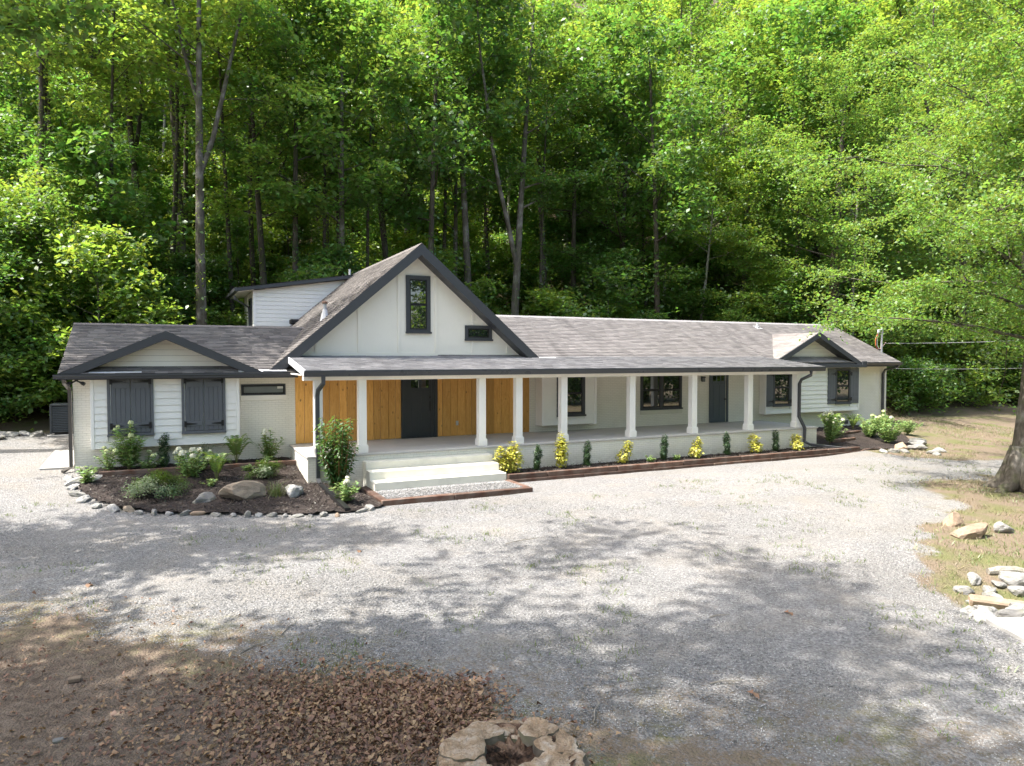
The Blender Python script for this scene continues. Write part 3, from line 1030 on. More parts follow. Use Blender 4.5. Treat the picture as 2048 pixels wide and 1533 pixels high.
# ---- fixtures fixed to the house that can be lifted away
lamp = empty('wall_lamp', (16.42, D, 1.88))
tag(lamp, 'small black wall lantern between the double window and the grey door', 'lamp')
MB().cbox(-.05, .05, -.03, 0, -.09, .09, .006).build('backplate', M['black'], lamp)
MB().cbox(-.055, .055, -.16, -.04, -.11, .05, .006).build('lantern_glass', M['frost'], lamp)
MB().cbox(-.07, .07, -.175, -.025, .05, .075, .006).prism([(-.06, -.165, .075), (.06, -.165, .075), (.06, -.035, .075), (-.06, -.035, .075)], (0, 0, .03)).build('cap', M['black'], lamp)
fl = empty('flood_light', (-6.22, 2.62, 2.19))
tag(fl, 'black twin head security light under the eave at the left corner', 'light')
MB().tube([(0, 0, 0), (0, 0, -.06)], .045, 8).build('mount', M['black'], fl)
for sx in (-1, 1):
    MB().tube([(0, 0, -.05), (sx * .10, -.04, -.10), (sx * .14, -.06, -.12), (sx * .20, -.09, -.15)], [.02, .025, .05, .055], 8).build('lamp_head', M['black'], fl)

st = empty('steps', (3.13, 0, -1))
tag(st, 'three broad painted concrete steps leading up to the porch floor', 'steps')
for k, (v_, z_) in enumerate(((-.43, -.215), (-.90, -.425), (-1.40, -.65))):
    MB().cbox(-2.0 - .004 * k, 1.99 + .004 * k, v_, -.042 if k == 0 else (-.43, -.90)[k - 1] - .002, -.4, z_ + 1, .015).build('step', M['step'], st)

v1 = empty('roof_vent', (.95, 4.3, gzt(.95) - .02))
tag(v1, 'metal vent pipe with a rusty cap on the steep gable roof', 'vent pipe')
MB().tube([(0, 0, -.1), (0, 0, .06), (0, 0, .30)], [.17, .13, .075], 8).build('flashing_cone', M['flash'], v1)
MB().tube([(0, 0, .28), (0, 0, .52)], .062, 10).build('pipe', M['metal'], v1)
MB().tube([(0, 0, .50), (0, 0, .56), (0, 0, .60)], [.10, .10, .03], 10).build('cap', M['rust'], v1)
v2 = tag(MB().tube([(3.55, 11.8, 6.25), (3.55, 11.8, 6.78)], .05, 8).build('roof_vent', M['flash']), 'thin pale pipe beside the gable ridge at the dormer', 'vent pipe')
v3 = tag(MB().tube([(22.4, 6.0, 4.2), (22.4, 6.0, 4.52)], .045, 8).add([(22.2, 5.8, 4.21), (22.6, 5.8, 4.21), (22.6, 6.2, 4.40), (22.2, 6.2, 4.40)], [(0, 1, 2, 3)]).build('roof_vent', M['metal']), 'short vent stub near the ridge of the long right roof', 'vent pipe')
v4 = tag(MB().cbox(.85, 1.25, 11.3, 11.6, gzt(1.05) - .02, gzt(1.05) + .22, .05).build('roof_vent', M['black']), 'small black hooded vent at the foot of the dormer siding', 'vent')

mast = empty('service_mast', (28.02, 3.35, 2.4))
tag(mast, 'grey electric service mast with looped orange and grey cables at roof corner', 'utility mast')
MB().tube([(0, 0, 0), (0, 0, 1.62)], .045, 10).build('pipe', M['metal'], mast)
MB().tube([(0, 0, .42), (0, 0, .55)], [.14, .05], 10).build('boot', M['flash'], mast)
MB().tube([(.04, 0, 1.58), (-.04, 0, 1.76), (-.22, 0, 1.74), (-.27, 0, 1.58)], [.06, .085, .075, .05], 8).build('weatherhead', M['metal'], mast)
for mt, dx in (('orange', -.06), ('black', 0), ('white', .05)):
    MB().tube([(-.24 + dx * .3, .02, 1.6), (-.36 + dx, .02, 1.3), (-.36 + dx, .02, 1.0), (-.22 + dx, .02, .82), (0, .03, .86), (.18, .02, 1.02), (.30, 0, 1.16)], .018, 6).build('cable', M[mt], mast)
for k, (a, b, sag, lab) in enumerate((((28.3, 3.35, 3.50), (54, -4.5, 5.6), 1.5, 'twisted grey service wire running right from the roof mast'), ((28.1, 3.1, 2.25), (52, -4.0, 3.2), 1.0, 'lower thin cable running right from the house eave'))):
    P = []
    for q in range(17):
        t_ = q / 16
        P.append((a[0] + (b[0] - a[0]) * t_, a[1] + (b[1] - a[1]) * t_, a[2] + (b[2] - a[2]) * t_ - sag * 4 * t_ * (1 - t_) * .35))
    tag(MB().tube(P, .016 - .005 * k, 5).build('power_line', M['cable']), lab, 'cable')

ac = empty('air_conditioner', (-7.28, 9.6, gz(-7.3, 9.6) + .05))
tag(ac, 'dark louvred air conditioner unit on a pad at the left end of the house', 'air conditioner')
MB().cbox(-.5, .5, -.5, .5, -.06, .0, .01).build('pad', M['concrete'], ac)
MB().cbox(-.37, .37, -.37, .37, .06, 1.02, .02).box(-.30, .30, -.30, .30, 0, .06).build('case', M['black'], ac)
MB().cbox(-.42, .42, -.42, .42, 1.02, 1.09, .02).build('lid', M['hvac'], ac)
for sx in (-1, 1):
    for sy in (-1, 1):
        MB().cbox(sx * .39 - .03, sx * .39 + .03, sy * .39 - .03, sy * .39 + .03, .04, 1.02, .008).build('corner_post', M['hvac'], ac)
slat = MB().prism([(-.36, -.40, -.02), (-.36, -.375, .022), (-.36, -.368, .022), (-.36, -.393, -.02)], (.72, 0, 0)).mesh('slat', M['hvac'])
for k in range(15):
    for q in range(2):
        link('slat', slat, ac, (0, 0, .12 + k * .061), (0, 0, -q * PI / 2))
MB().box(.30, .36, -.425, -.42, .78, .98).build('label', M['sticker_y'], ac)
# ------------------------------------------------------------------ timbers, beds, stones
def timber(p0, p1, ztop, h=.17, d=.17, label='', group='brown landscape timbers'):
    a = Vector((*p0, 0)); b = Vector((*p1, 0))
    L = (b - a).length
    mb = MB().cbox(0, L, -d / 2, d / 2, -h - .25, 0, .014)
    rr = random.random
    mb.v = [(x + .008 * (rr() - .5), y + .012 * (rr() - .5), z + .012 * (rr() - .5)) for x, y, z in mb.v]
    o = mb.build('landscape_timber', M['timber'])
    o.location = (a.x, a.y, ztop)
    o.rotation_euler = (0, random.uniform(-.002, .002), math.atan2(b.y - a.y, b.x - a.x))
    tag(o, label, 'timber', group)
    return o


timber((-5.68, 2.02), (-2.95, 2.02), -.36, .2, .17, 'dark timber edging the left flower bed, end beside the hydrangeas')
timber((-2.94, 2.03), (-.40, 2.05), -.37, .2, .17, 'dark timber edging the left flower bed, end meeting the porch base')
# step pad
timber((1.02, -2.66), (1.02, -.6), -.86, .2, .19, 'brown timber at the left side of the gravel step pad')
timber((.93, -2.77), (2.9, -2.77), -.86, .2, .19, 'brown timber at the front of the step pad, left half')
timber((2.91, -2.78), (5.25, -2.78), -.865, .2, .19, 'brown timber at the front of the step pad, right half')
timber((5.15, -2.66), (5.15, -1.38), -.86, .2, .19, 'brown timber at the right side of the gravel step pad')
# long border in front of the porch
tb = [(5.28, 6.6), (6.61, 9.2), (9.21, 11.9), (11.91, 14.5), (14.51, 17.2), (17.21, 18.9), (18.91, 20.7)]
nm_t = ['beside the steps', 'in front of the first columns', 'in front of the box bay', 'below the double window', 'below the grey door', 'left of the drain pipe', 'at the right end under the drain pipe']
for (a, b), nm in zip(tb, nm_t):
    timber((a, -1.18), (b - .006, -1.18), -.745, .15, .16, 'upper brown timber of the long porch border ' + nm)
tb = [(5.28, 7.9), (7.91, 10.6), (10.61, 13.2), (13.21, 15.9), (15.91, 18.4), (18.41, 20.9)]
nm_t = ['next to the steps', 'below the second yellow shrub', 'below the third yellow shrub', 'below the fourth yellow shrub', 'below the fifth yellow shrub', 'at the far right end']
for (a, b), nm in zip(tb, nm_t):
    timber((a, -1.21), (b - .006, -1.21), -.90, .15, .17, 'lower brown timber of the long porch border ' + nm)
timber((20.92, -1.16), (22.3, -1.10), -.86, .15, .17, 'short timber extending the porch border toward the rocks')
timber((20.7, .15), (22.3, .30), -.60, .15, .17, 'short timber step in the right corner bed, middle one')
timber((22.4, 1.25), (24.2, 1.55), -.50, .15, .17, 'short timber step in the right corner bed by the wall vent')

bed = []
br = np.random.default_rng(5)


def sheet(name, poly, zf, mat, cell=.12, noise=.05, label=None):
    """raised bed of loose material over a polygon given in plan"""
    P = np.array(poly)
    x0, y0 = P.min(0); x1, y1 = P.max(0)
    xs = np.arange(x0, x1 + cell, cell); ys = np.arange(y0, y1 + cell, cell)
    X, Y = np.meshgrid(xs, ys, indexing='ij')
    inside = np.zeros(X.shape, bool)
    j = len(P) - 1
    for i in range(len(P)):
        c = ((P[i, 1] > Y) != (P[j, 1] > Y)) & (X < (P[j, 0] - P[i, 0]) * (Y - P[i, 1]) / (P[j, 1] - P[i, 1] + 1e-9) + P[i, 0])
        inside ^= c; j = i
    Z = zf(X, Y) + noise * (fbm(X * 3, Y * 3, 4) - .5) + noise * .6 * (br.random(X.shape) - .5)
    id_ = np.arange(X.size).reshape(X.shape)
    cells = inside[:-1, :-1] & inside[1:, :-1] & inside[1:, 1:] & inside[:-1, 1:]
    F = np.stack([id_[:-1, :-1], id_[1:, :-1], id_[1:, 1:], id_[:-1, 1:]], -1)[cells]
    o = link(name, np_mesh(name, np.stack([X, Y, Z], -1).reshape(-1, 3), F, M[mat], True))
    o['kind'] = 'structure'
    return o


left_poly = [(-5.9, 2.0), (-6.15, 1.2), (-6.0, .5), (-5.7, -.1), (-5.2, -.9), (-4.4, -1.6), (-3.4, -2.1), (-2.1, -2.65), (-1, -3.2), (.1, -3.4), (.95, -3.1), (1.0, -.6), (1.1, -.1), (-.45, -.1), (-.45, 2.0)]
sheet('mulch_bed', left_poly, lambda X, Y: ground_z(X, Y) + .06 + .05 * ss(2.2, 1.6, Y) * 0, 'mulch', .1, .07)
sheet('mulch_bed', [(-5.9, 2.1), (-.45, 2.1), (-.45, 3.2), (-6.2, 3.2)], lambda X, Y: -.40 + 0 * X, 'mulch', .1, .06)
sheet('mulch_bed', [(5.2, -1.12), (20.7, -1.12), (20.7, -.02), (5.2, -.02)], lambda X, Y: -.80 + 0 * X, 'mulch', .1, .05)
sheet('mulch_bed', [(20.6, -1.2), (22.6, -1.5), (23.6, -2.0), (25.5, 0), (27.6, 2.6), (27.6, 3.2), (19.7, 3.2), (19.7, -.1)], lambda X, Y: ground_z(X, Y) + .06, 'mulch', .12, .06)
pad = MB().box(1.08, 5.06, -2.70, -.5, -1.4, -.875).build('gravel_pad', M['ground'])
pad['kind'] = 'structure'
for k_ in ('litter', 'dry', 'wood'):
    pass

# rocks: a few shapes, each rock an object of its own
def rock_mesh(seed, name, mat, sub=3, rough=.28):
    import bmesh
    bm = bmesh.new()
    bmesh.ops.create_icosphere(bm, subdivisions=sub, radius=.5)
    r = np.random.default_rng(seed)
    planes = [(Vector(r.normal(size=3)).normalized(), .24 + .20 * r.random()) for _ in range(13)]
    off = r.random(3) * 50
    for v in bm.verts:
        p = v.co.copy()
        for n, d in planes:
            e = p.dot(n) - d
            if e > 0: p -= n * e * .88
        nn = float(fbm(p.x * 3.1 + off[0], p.y * 3.1 + p.z * 2.3 + off[1], 4)) - .5 + .5 * (float(fbm(p.x * 9 + p.z * 7 + off[1], p.y * 9 - p.z * 5 + off[0], 3)) - .5)
        p *= 1 + rough * nn
        v.co = p
    me = bpy.data.meshes.new(name)
    bm.to_mesh(me); bm.free()
    me.materials.append(M[mat])
    return me


RK = {m: [rock_mesh(s + 10 * i, 'rock', m, 3, .45) for s in range(5)] for i, m in enumerate(('rock', 'rock_tan', 'rock_brown', 'rock_grey'))}


def rock(name, u, v, sx, sy, sz, mat, label, group=None, rz=None, k=None, z=None, cat='rock', sub=None):
    me = RK[mat][random.randrange(5) if k is None else k]
    o = link(name, me, None, (u, v, (gz(u, v) if z is None else z) + sz * .16), (random.uniform(-.25, .25), random.uniform(-.25, .25), random.uniform(0, 6.28) if rz is None else rz), (sx * random.uniform(.85, 1.3), sy * random.uniform(.8, 1.2), sz * random.uniform(.85, 1.3)))
    return tag(o, label, cat, group)


border = [(-6.14, 2.75, .75, .45, .32, 'rock'), (-6.33, 1.85, .5, .4, .3, 'rock_grey'), (-6.2, 1.1, .42, .36, .22, 'rock_grey'), (-6.06, .5, .40, .3, .2, 'rock'),
          (-5.8, -.1, .42, .3, .22, 'rock_grey'), (-5.52, -.6, .36, .3, .2, 'rock'), (-5.2, -.98, .42, .3, .2, 'rock_grey'), (-4.82, -1.2, .40, .28, .18, 'rock_brown'),
          (-4.55, -1.45, .30, .26, .22, 'rock'), (-4.28, -1.64, .34, .28, .22, 'rock'), (-3.95, -1.82, .36, .3, .2, 'rock_grey'), (-3.64, -1.97, .32, .24, .18, 'rock'),
          (-3.30, -2.14, .46, .34, .30, 'rock_tan'), (-2.95, -2.26, .36, .26, .2, 'rock'), (-2.62, -2.44, .26, .24, .16, 'rock_grey'), (-2.33, -2.58, .38, .3, .24, 'rock'),
          (-2.02, -2.72, .26, .22, .14, 'rock_grey'), (-1.78, -2.86, .3, .24, .15, 'rock'), (-1.48, -3.0, .34, .26, .16, 'rock_grey'), (-1.2, -3.14, .36, .28, .2, 'rock'),
          (-.88, -3.26, .34, .26, .18, 'rock'), (-.58, -3.36, .34, .26, .2, 'rock'), (-.30, -3.46, .30, .24, .16, 'rock_tan'), (.22, -3.36, .40, .28, .22, 'rock'), (.60, -3.2, .46, .32, .22, 'rock')]
for i, (u, v, a, b, c, m) in enumerate(border):
    if i == 0: lab = 'largest pale border rock at the left house corner by the timber end'
    elif i == 7: lab = 'flat rust brown rock in the border of the left flower bed'
    elif i == 12: lab = 'large tan rounded rock in the stone border of the left flower bed'
    elif i == 22: lab = 'small tan border rock just left of the black drain pipe outlet'
    elif i == 23: lab = 'white border rock just right of the black drain pipe outlet'
    elif i == 24: lab = 'end rock of the border nearest the timber step pad'
    elif i < 4: lab = 'grey border rock on the left edge of the flower bed'
    elif i < 12: lab = 'limestone rock in the border front, left of the tan rounded rock'
    else: lab = 'limestone rock in the border front, right of the tan rounded rock'
    rock('border_rock', u + random.uniform(-.05, .05), v + random.uniform(-.08, .08), a * random.uniform(.5, 1.05), b * random.uniform(.55, 1.0), c * random.uniform(.5, 1.1), m, lab, 'rocks bordering the left flower bed')
rock('boulder', -2.15, -1.0, 1.6, .85, .74, 'rock_brown', 'large flat topped brown boulder in the left flower bed', None, .12, 3)
rock('boulder', -3.1, -1.0, .62, .48, .44, 'rock', 'pale grey boulder left of the large flat brown boulder', None, .5, 2)
rock('boulder', -.95, -1.1, .58, .5, .52, 'rock_grey', 'grey boulder between the grass tuft and the porch corner', None, 1.5, 0)
rock('boulder', -6.0, 1.6, .8, .5, .4, 'rock_grey', 'grey lichen covered boulder at the left end of the timber', None, .3, 3)
for i, (u, v, a, b, c, m) in enumerate([(21.9, -1.85, .5, .4, .3, 'rock'), (22.3, -2.05, .42, .36, .26, 'rock'), (22.7, -1.6, 1.0, .7, .6, 'rock_tan'), (21.4, -1.75, .4, .3, .22, 'rock_grey'),
                                         (23.5, -1.7, .9, .6, .4, 'rock'), (24.4, -1.1, 1.1, .6, .4, 'rock'), (23.2, -2.6, .5, .4, .25, 'rock'), (24.0, -2.3, .6, .45, .28, 'rock_grey'), (25.1, -.6, .9, .5, .35, 'rock'), (22.9, -2.9, .5, .4, .22, 'rock')]):
    lab = 'large tan boulder in the rock pile at the right corner bed' if i == 2 else 'pale rock in the pile edging the right corner bed'
    rock('border_rock', u, v, a, b, c, m, lab, 'rocks edging the right corner bed')
rock('boulder', 12.55, -10.1, .60, .5, .46, 'rock_tan', 'rounded tan boulder on dry grass, farthest left of three', None, .3, 1)
rock('boulder', 11.9, -10.95, .78, .55, .48, 'rock_tan', 'orange tan boulder on dry grass, middle of three', None, -.3, 2)
rock('boulder', 12.95, -11.0, .55, .4, .34, 'rock_grey', 'small grey boulder lying alone right of the tan pair', None, .2, 0)
dr_ = np.random.default_rng(21)
DR = [(9.05, -12.55, .42, 'w'), (9.6, -12.4, .36, 'w'), (9.45, -12.75, .44, 'w'), (9.25, -12.95, .36, 'w'), (9.8, -12.7, .30, 'w'), (10.1, -12.75, .6, 'w'), (9.85, -13.05, .46, 'w'), (8.65, -12.95, .35, 'w'),
      (8.35, -13.3, .5, 'w'), (8.0, -13.3, .40, 'g'), (7.6, -13.75, .5, 'g'), (7.25, -13.95, .42, 'g'), (8.7, -13.65, .55, 'w'), (9.0, -13.5, .5, 'w'), (9.6, -13.5, .6, 'w'), (10.3, -13.2, .5, 'w'), (8.2, -13.9, .5, 'w'), (7.9, -14.2, .4, 'g'), (9.3, -13.9, .7, 'w'), (8.9, -14.3, .6, 'w')]
for i, (u, v, s_, t_) in enumerate(DR):
    rock('ditch_rock', u, v, s_ * 1.0, s_ * .75, s_ * .55, 'rock' if t_ == 'w' else 'rock_grey',
         'white limestone rock heaped in the ditch at the right edge of the drive' if t_ == 'w' else 'grey rock low in the ditch beside the white culvert slab', 'rocks in the drainage ditch')
cv = tag(MB().cbox(0, 1.9, -.42, .42, -.25, .0, .03).build('culvert_slab', M['concrete']), 'white concrete culvert slab in the ditch beside the gravel drive', 'slab')
cv.location = (6.95, -14.42, -1.13); cv.rotation_euler = (0, .02, -.42)
cv2 = tag(MB().cbox(0, 1.1, -.10, .10, -.3, 0, .03).build('stone_slab', M['rock_tan']), 'long narrow tan stone slab leaning in the rocky ditch', 'stone')
cv2.location = (8.55, -12.95, -1.36); cv2.rotation_euler = (.3, .06, -.75)
cv3 = tag(MB().tube([(0, 0, 0), (.2, .03, .03), (.5, .06, .05), (.8, .02, .02)], [.06, .085, .08, .06], 9).build('fallen_log', M['bark_pale']), 'short pale broken log lying above the ditch rocks', 'log')
cv3.location = (10.0, -12.4, -1.27); cv3.rotation_euler = (0, .05, -.6)

# rock edging and leaf strip at the far left
for i, (u, v, a, m) in enumerate([(-9.6, 10.3, .9, 'rock_grey'), (-9.0, 10.0, .8, 'rock'), (-8.5, 9.9, .7, 'rock_grey'), (-8.1, 9.7, .6, 'rock'), (-10.3, 10.4, .8, 'rock'), (-9.3, 9.3, .9, 'rock')]):
    rock('edge_rock', u, v, a, a * .7, a * .35, m, 'low grey rock edging the gravel beside the air conditioner', 'low rocks left of the air conditioner')

# ---- tree stump, foreground
stump = empty('tree_stump', (-1.0, -14.36, gz(-1.0, -14.36) + .0), R_(-25.86))
stump.scale = (1.0, 1.0, .78)
tag(stump, 'wide weathered tree stump with a rotten hollow centre in the foreground', 'stump')
def stump_mat():
    m, nt = new_mat('cut_wood'); t = NT(nt)
    c = t.coord()
    n1 = t.noise(c, 5, 6, .65, .8); n2 = t.noise(c, 40, 4)
    col = t.ramp(n1, [(.28, (.16, .10, .055)), (.5, (.33, .24, .155)), (.70, (.47, .40, .32))])
    col = t.mix(t.map(n2, .52, .72, 0, .6), col, (.13, .085, .055))
    t.princ(col, .85, t.bump(n2, .8, .03), .2)
    return m


def rot_mat():
    m, nt = new_mat('rotten_wood'); t = NT(nt)
    c = t.coord()
    n1 = t.noise(c, 6, 6, .72, 1.0); n2 = t.noise(c, 1.6, 3)
    f = t.math('ADD', t.math('MULTIPLY', n1, .7), t.math('MULTIPLY', n2, .35))
    col = t.ramp(f, [(.42, (.014, .011, .009)), (.52, (.085, .05, .032)), (.62, (.25, .165, .11))])
    t.princ(col, .95, t.bump(n1, 1.0, .06), .15)
    return m


CA, SA = math.cos(R_(25.86)), math.sin(R_(25.86))
STB = rock_mat('stump_bark', (.07, .06, .045), (.18, .15, .115), .35)
CUT = stump_mat()
sr = np.random.default_rng(4)
# hollow floor
nr, na = 9, 48
V = [(0, 0, .10)]
for i in range(1, nr + 1):
    for j in range(na):
        a = 2 * PI * j / na
        q = .62 * i / nr
        V.append((math.cos(a) * q * 1.05, math.sin(a) * q * .92, .13 + .05 * (i / nr) ** 3 - .07 * math.exp(-((math.cos(a) * q - .12) ** 2 + (math.sin(a) * q - .12) ** 2) / .04) + .022 * sr.normal()))
F = [[0, 1 + j, 1 + (j + 1) % na] for j in range(na)]
for i in range(nr - 1):
    for j in range(na):
        F.append([1 + i * na + j, 1 + (i + 1) * na + j, 1 + (i + 1) * na + (j + 1) % na, 1 + i * na + (j + 1) % na])
link('hollow', np_mesh('hollow', np.array(V), F, rot_mat()), stump)
# a ring of separate buttress lobes, each cut flat and pale on top with mossy bark below
lobes = [(168, .46, .235, .15), (128, .47, .17, .12), (103, .50, .14, .11), (80, .50, .145, .12), (56, .51, .15, .13), (25, .50, .185, .14), (-12, .52, .20, .15), (-48, .50, .19, .15), (-85, .52, .21, .16), (-122, .50, .20, .15), (-158, .49, .20, .15)]
for deg, rad, half, dep in lobes:
    a = R_(deg)
    er = Vector((math.cos(a), math.sin(a), 0)); et = Vector((-math.sin(a), math.cos(a), 0))
    k = 26
    cen = er * rad
    ztop = .215 + .03 * sr.normal()
    out = [[], [], [], []]
    for q in range(k):
        b = 2 * PI * q / k
        wob = 1 + .10 * math.sin(3 * b + deg) + .06 * sr.normal()
        rr = (abs(math.cos(b)) ** 2.4 + abs(math.sin(b)) ** 2.4) ** (-1 / 2.4) * wob
        pt = et * (math.cos(b) * half * 1.2 * rr) + er * (math.sin(b) * dep * 1.45 * rr)
        fl_out = 1.0 + .55 * max(0, math.sin(b))
        out[0].append(cen + pt * 1.12 * fl_out + Vector((0, 0, -.12)))
        out[1].append(cen + pt * 1.06 + Vector((0, 0, .08)))
        out[2].append(cen + pt + Vector((0, 0, ztop - .02)))
        out[3].append(cen + pt * .88 + Vector((0, 0, ztop + .008 * sr.normal())))
    Vb = [p for r_q in out[:3] for p in r_q]
    Fb = [[r_q * k + j, r_q * k + (j + 1) % k, (r_q + 1) * k + (j + 1) % k, (r_q + 1) * k + j] for r_q in range(2) for j in range(k)]
    lb = link('bark_lobe', np_mesh('bark_lobe', np.array(Vb), Fb, STB, True), stump)
    Vt = out[2] + out[3] + [cen + et * (c1 * half * .5) * 1.0 + er * (s1 * dep * .5) + Vector((0, 0, ztop - .012 + .014 * sr.normal())) for c1, s1 in [(math.cos(2 * PI * j / k), math.sin(2 * PI * j / k)) for j in range(k)]] + [cen + Vector((0, 0, ztop - .02))]
    Ft = [[r_q * k + j, r_q * k + (j + 1) % k, (r_q + 1) * k + (j + 1) % k, (r_q + 1) * k + j] for r_q in range(2) for j in range(k)] + [[2 * k + j, 2 * k + (j + 1) % k, 3 * k] for j in range(k)]
    link('cut_face', np_mesh('cut_face', np.array(Vt), Ft, CUT, True), lb)

# ------------------------------------------------------------------ foliage
def leaf_quads(P, Nrm, Dir, L, Wd, fold=.12):
    """one folded rhombus per leaf; P base points, Nrm normals, Dir tip directions"""
    n = len(P)
    Dir = Dir - Nrm * (Dir * Nrm).sum(1, keepdims=True)
    Dir /= np.linalg.norm(Dir, axis=1, keepdims=True) + 1e-9
    Sd = np.cross(Nrm, Dir)
    L = np.broadcast_to(np.asarray(L, float).reshape(-1, 1), (n, 1)); Wd = np.broadcast_to(np.asarray(Wd, float).reshape(-1, 1), (n, 1))
    a = P; b = P + Dir * L * .45 + Sd * Wd * .5 + Nrm * Wd * fold
    c = P + Dir * L - Nrm * L * .08; d = P + Dir * L * .45 - Sd * Wd * .5 + Nrm * Wd * fold
    V = np.stack([a, b, c, d], 1).reshape(-1, 3)
    F = np.arange(4 * n).reshape(n, 4)
    return V, F


def rand_frames(r, n, up_bias):
    """random leaf normals biased upwards and random tip directions"""
    nrm = r.normal(size=(n, 3)); nrm[:, 2] = np.abs(nrm[:, 2]) + up_bias
    nrm /= np.linalg.norm(nrm, axis=1, keepdims=True)
    d = r.normal(size=(n, 3)); d[:, 2] -= .35
    return nrm, d


def limb(r, p, d, length, rad, nseg, curve_up, mb, k=5, wob=.12):
    P = [np.array(p, float)]; d = np.array(d, float) / np.linalg.norm(d)
    for i in range(nseg):
        d = d + np.array([0, 0, curve_up]) / nseg + r.normal(size=3) * wob
        d /= np.linalg.norm(d)
        P.append(P[-1] + d * length / nseg)
    mb.tube([Vector(q) for q in P], [max(.008, rad * (1 - .85 * i / nseg)) for i in range(nseg + 1)], k, False)
    return P


def make_tree(seed, H, cb, R, nleaf, leaf=.20, rad=.22, lean=(0, 0), forks=0, nlimb=16, flat=.22, spray=.75, vines=0, shape=1.0, up=1.1, drop=0.0, bend=.25, extra_fork=None, limbw=.40, j0=2):
    """returns trunk mesh builder and leaf arrays; the foot of the trunk is at 0,0,0"""
    r = np.random.default_rng(seed)
    mb = MB()
    n = 12
    P = []
    w = r.normal(size=2) * bend
    for i in range(n + 1):
        t = i / n
        P.append(Vector((lean[0] * t + w[0] * math.sin(t * 4) * .6, lean[1] * t + w[1] * math.sin(t * 3.2 + .4) * .6, H * t - .35 * (i == 0))))
    rads = [rad * (1.55 if i == 0 else (1.12 if i == 1 else 1)) * (1 - .86 * (i / n) ** 1.1) for i in range(n + 1)]
    mb.tube(P, rads, 9, False)
    cents = []

    def at(z):
        t = min(max(z / H, 0), .999) * n
        i = int(t); f = t - i
        return np.array(P[i].lerp(P[i + 1], f)), rads[i] * (1 - f) + rads[i + 1] * f
    stems = []
    for f in range(forks):
        z0 = cb * (.75 + .2 * f)
        p, rr = at(z0)
        a = r.random() * 6.28 if extra_fork is None else extra_fork[f]
        Q = limb(r, p, (math.cos(a) * .30, math.sin(a) * .30, 1), H - z0, rr * .75, 7, .35, mb, 7, .05)
        stems.append((z0, Q))
    for i in range(nlimb):
        t = (i + r.random()) / nlimb
        z = cb + (H * .97 - cb) * t
        src = None
        if stems and r.random() < .5:
            z0, Q = stems[r.integers(len(stems))]
            q = min(len(Q) - 1, max(1, int((z - z0) / (H - z0) * len(Q))))
            p = Q[q]; rr = .06
        else:
            p, rr = at(z)
        a = i * 2.4 + r.normal() * .5
        prof = (math.sin(PI * min(1, .18 + .82 * t)) ** .7) * shape + (1 - shape) * (1 - t)
        L = R * (.35 + .75 * prof) * (.8 + .4 * r.random())
        el = (.25 + .75 * t) - drop
        Q = limb(r, p, (math.cos(a), math.sin(a), el), L, max(.016, rr * limbw), 6, .25 - drop, mb, 5, .10)
        for j in range(j0, 7):
            c = Q[j]
            cents.append(c)
            for s_ in range(2):
                b = r.normal(size=3); b[2] *= .25; b /= np.linalg.norm(b)
                L2 = L * .34 * (1.1 - .1 * j) * (.6 + .6 * r.random())
                q2 = limb(r, c, b + np.array([math.cos(a), math.sin(a), .1]) * .7, L2, .014 + .004 * L2, 3, .05, mb, 3, .12)
                cents += [q2[1], q2[2], q2[3]]
    cents = np.array(cents)
    per = max(4, int(nleaf / len(cents)))
    C = np.repeat(cents, per, 0)
    m_ = len(C)
    # a random tilt per spray keeps the leaves of one spray in one plane
    tilt = np.repeat(r.normal(size=(len(cents), 2)) * .28, per, 0)
    off = r.normal(size=(m_, 3)) * np.array([spray * .5, spray * .5, spray * flat * .5])
    off[:, 2] += off[:, 0] * tilt[:, 0] + off[:, 1] * tilt[:, 1]
    off[:, 2] -= .10 * (off[:, 0] ** 2 + off[:, 1] ** 2) / spray
    PP = C + off
    nrm, d = rand_frames(r, m_, up)
    L_ = leaf * (.65 + .7 * r.random(m_))
    if vines:
        zz = r.random(vines) ** 1.3 * cb * 1.05
        pv = []
        for z in zz:
            p, rr = at(z); a = r.random() * 6.28
            pv.append(p + np.array([math.cos(a), math.sin(a), 0]) * (rr + .22 * r.random() ** 2))
        PP = np.concatenate([PP, np.array(pv)]); nv, dv = rand_frames(r, vines, .3)
        nrm = np.concatenate([nrm, nv]); d = np.concatenate([d, dv]); L_ = np.concatenate([L_, leaf * .8 * (.6 + .6 * r.random(vines))])
    V, F = leaf_quads(PP, nrm, d, L_, L_ * .62)
    return mb, V, F


def tree_object(name, tr, bark, leafm, loc, rotz=0, sc=1.0, label='', cat='tree', group=None):
    mb, V, F = tr
    o = empty(name, loc, rotz); o.scale = (sc,) * 3
    mb.build('trunk', M[bark], o, True)
    c = link('crown', np_mesh('crown', V, F, M[leafm]), o)
    c['kind'] = 'stuff'
    tag(o, label, cat, group)
    return o


HX, HY = -3.935, -20.468


def at_angle(deg, dist):
    a = R_(deg)
    return HX + math.sin(a) * dist, HY + math.cos(a) * dist


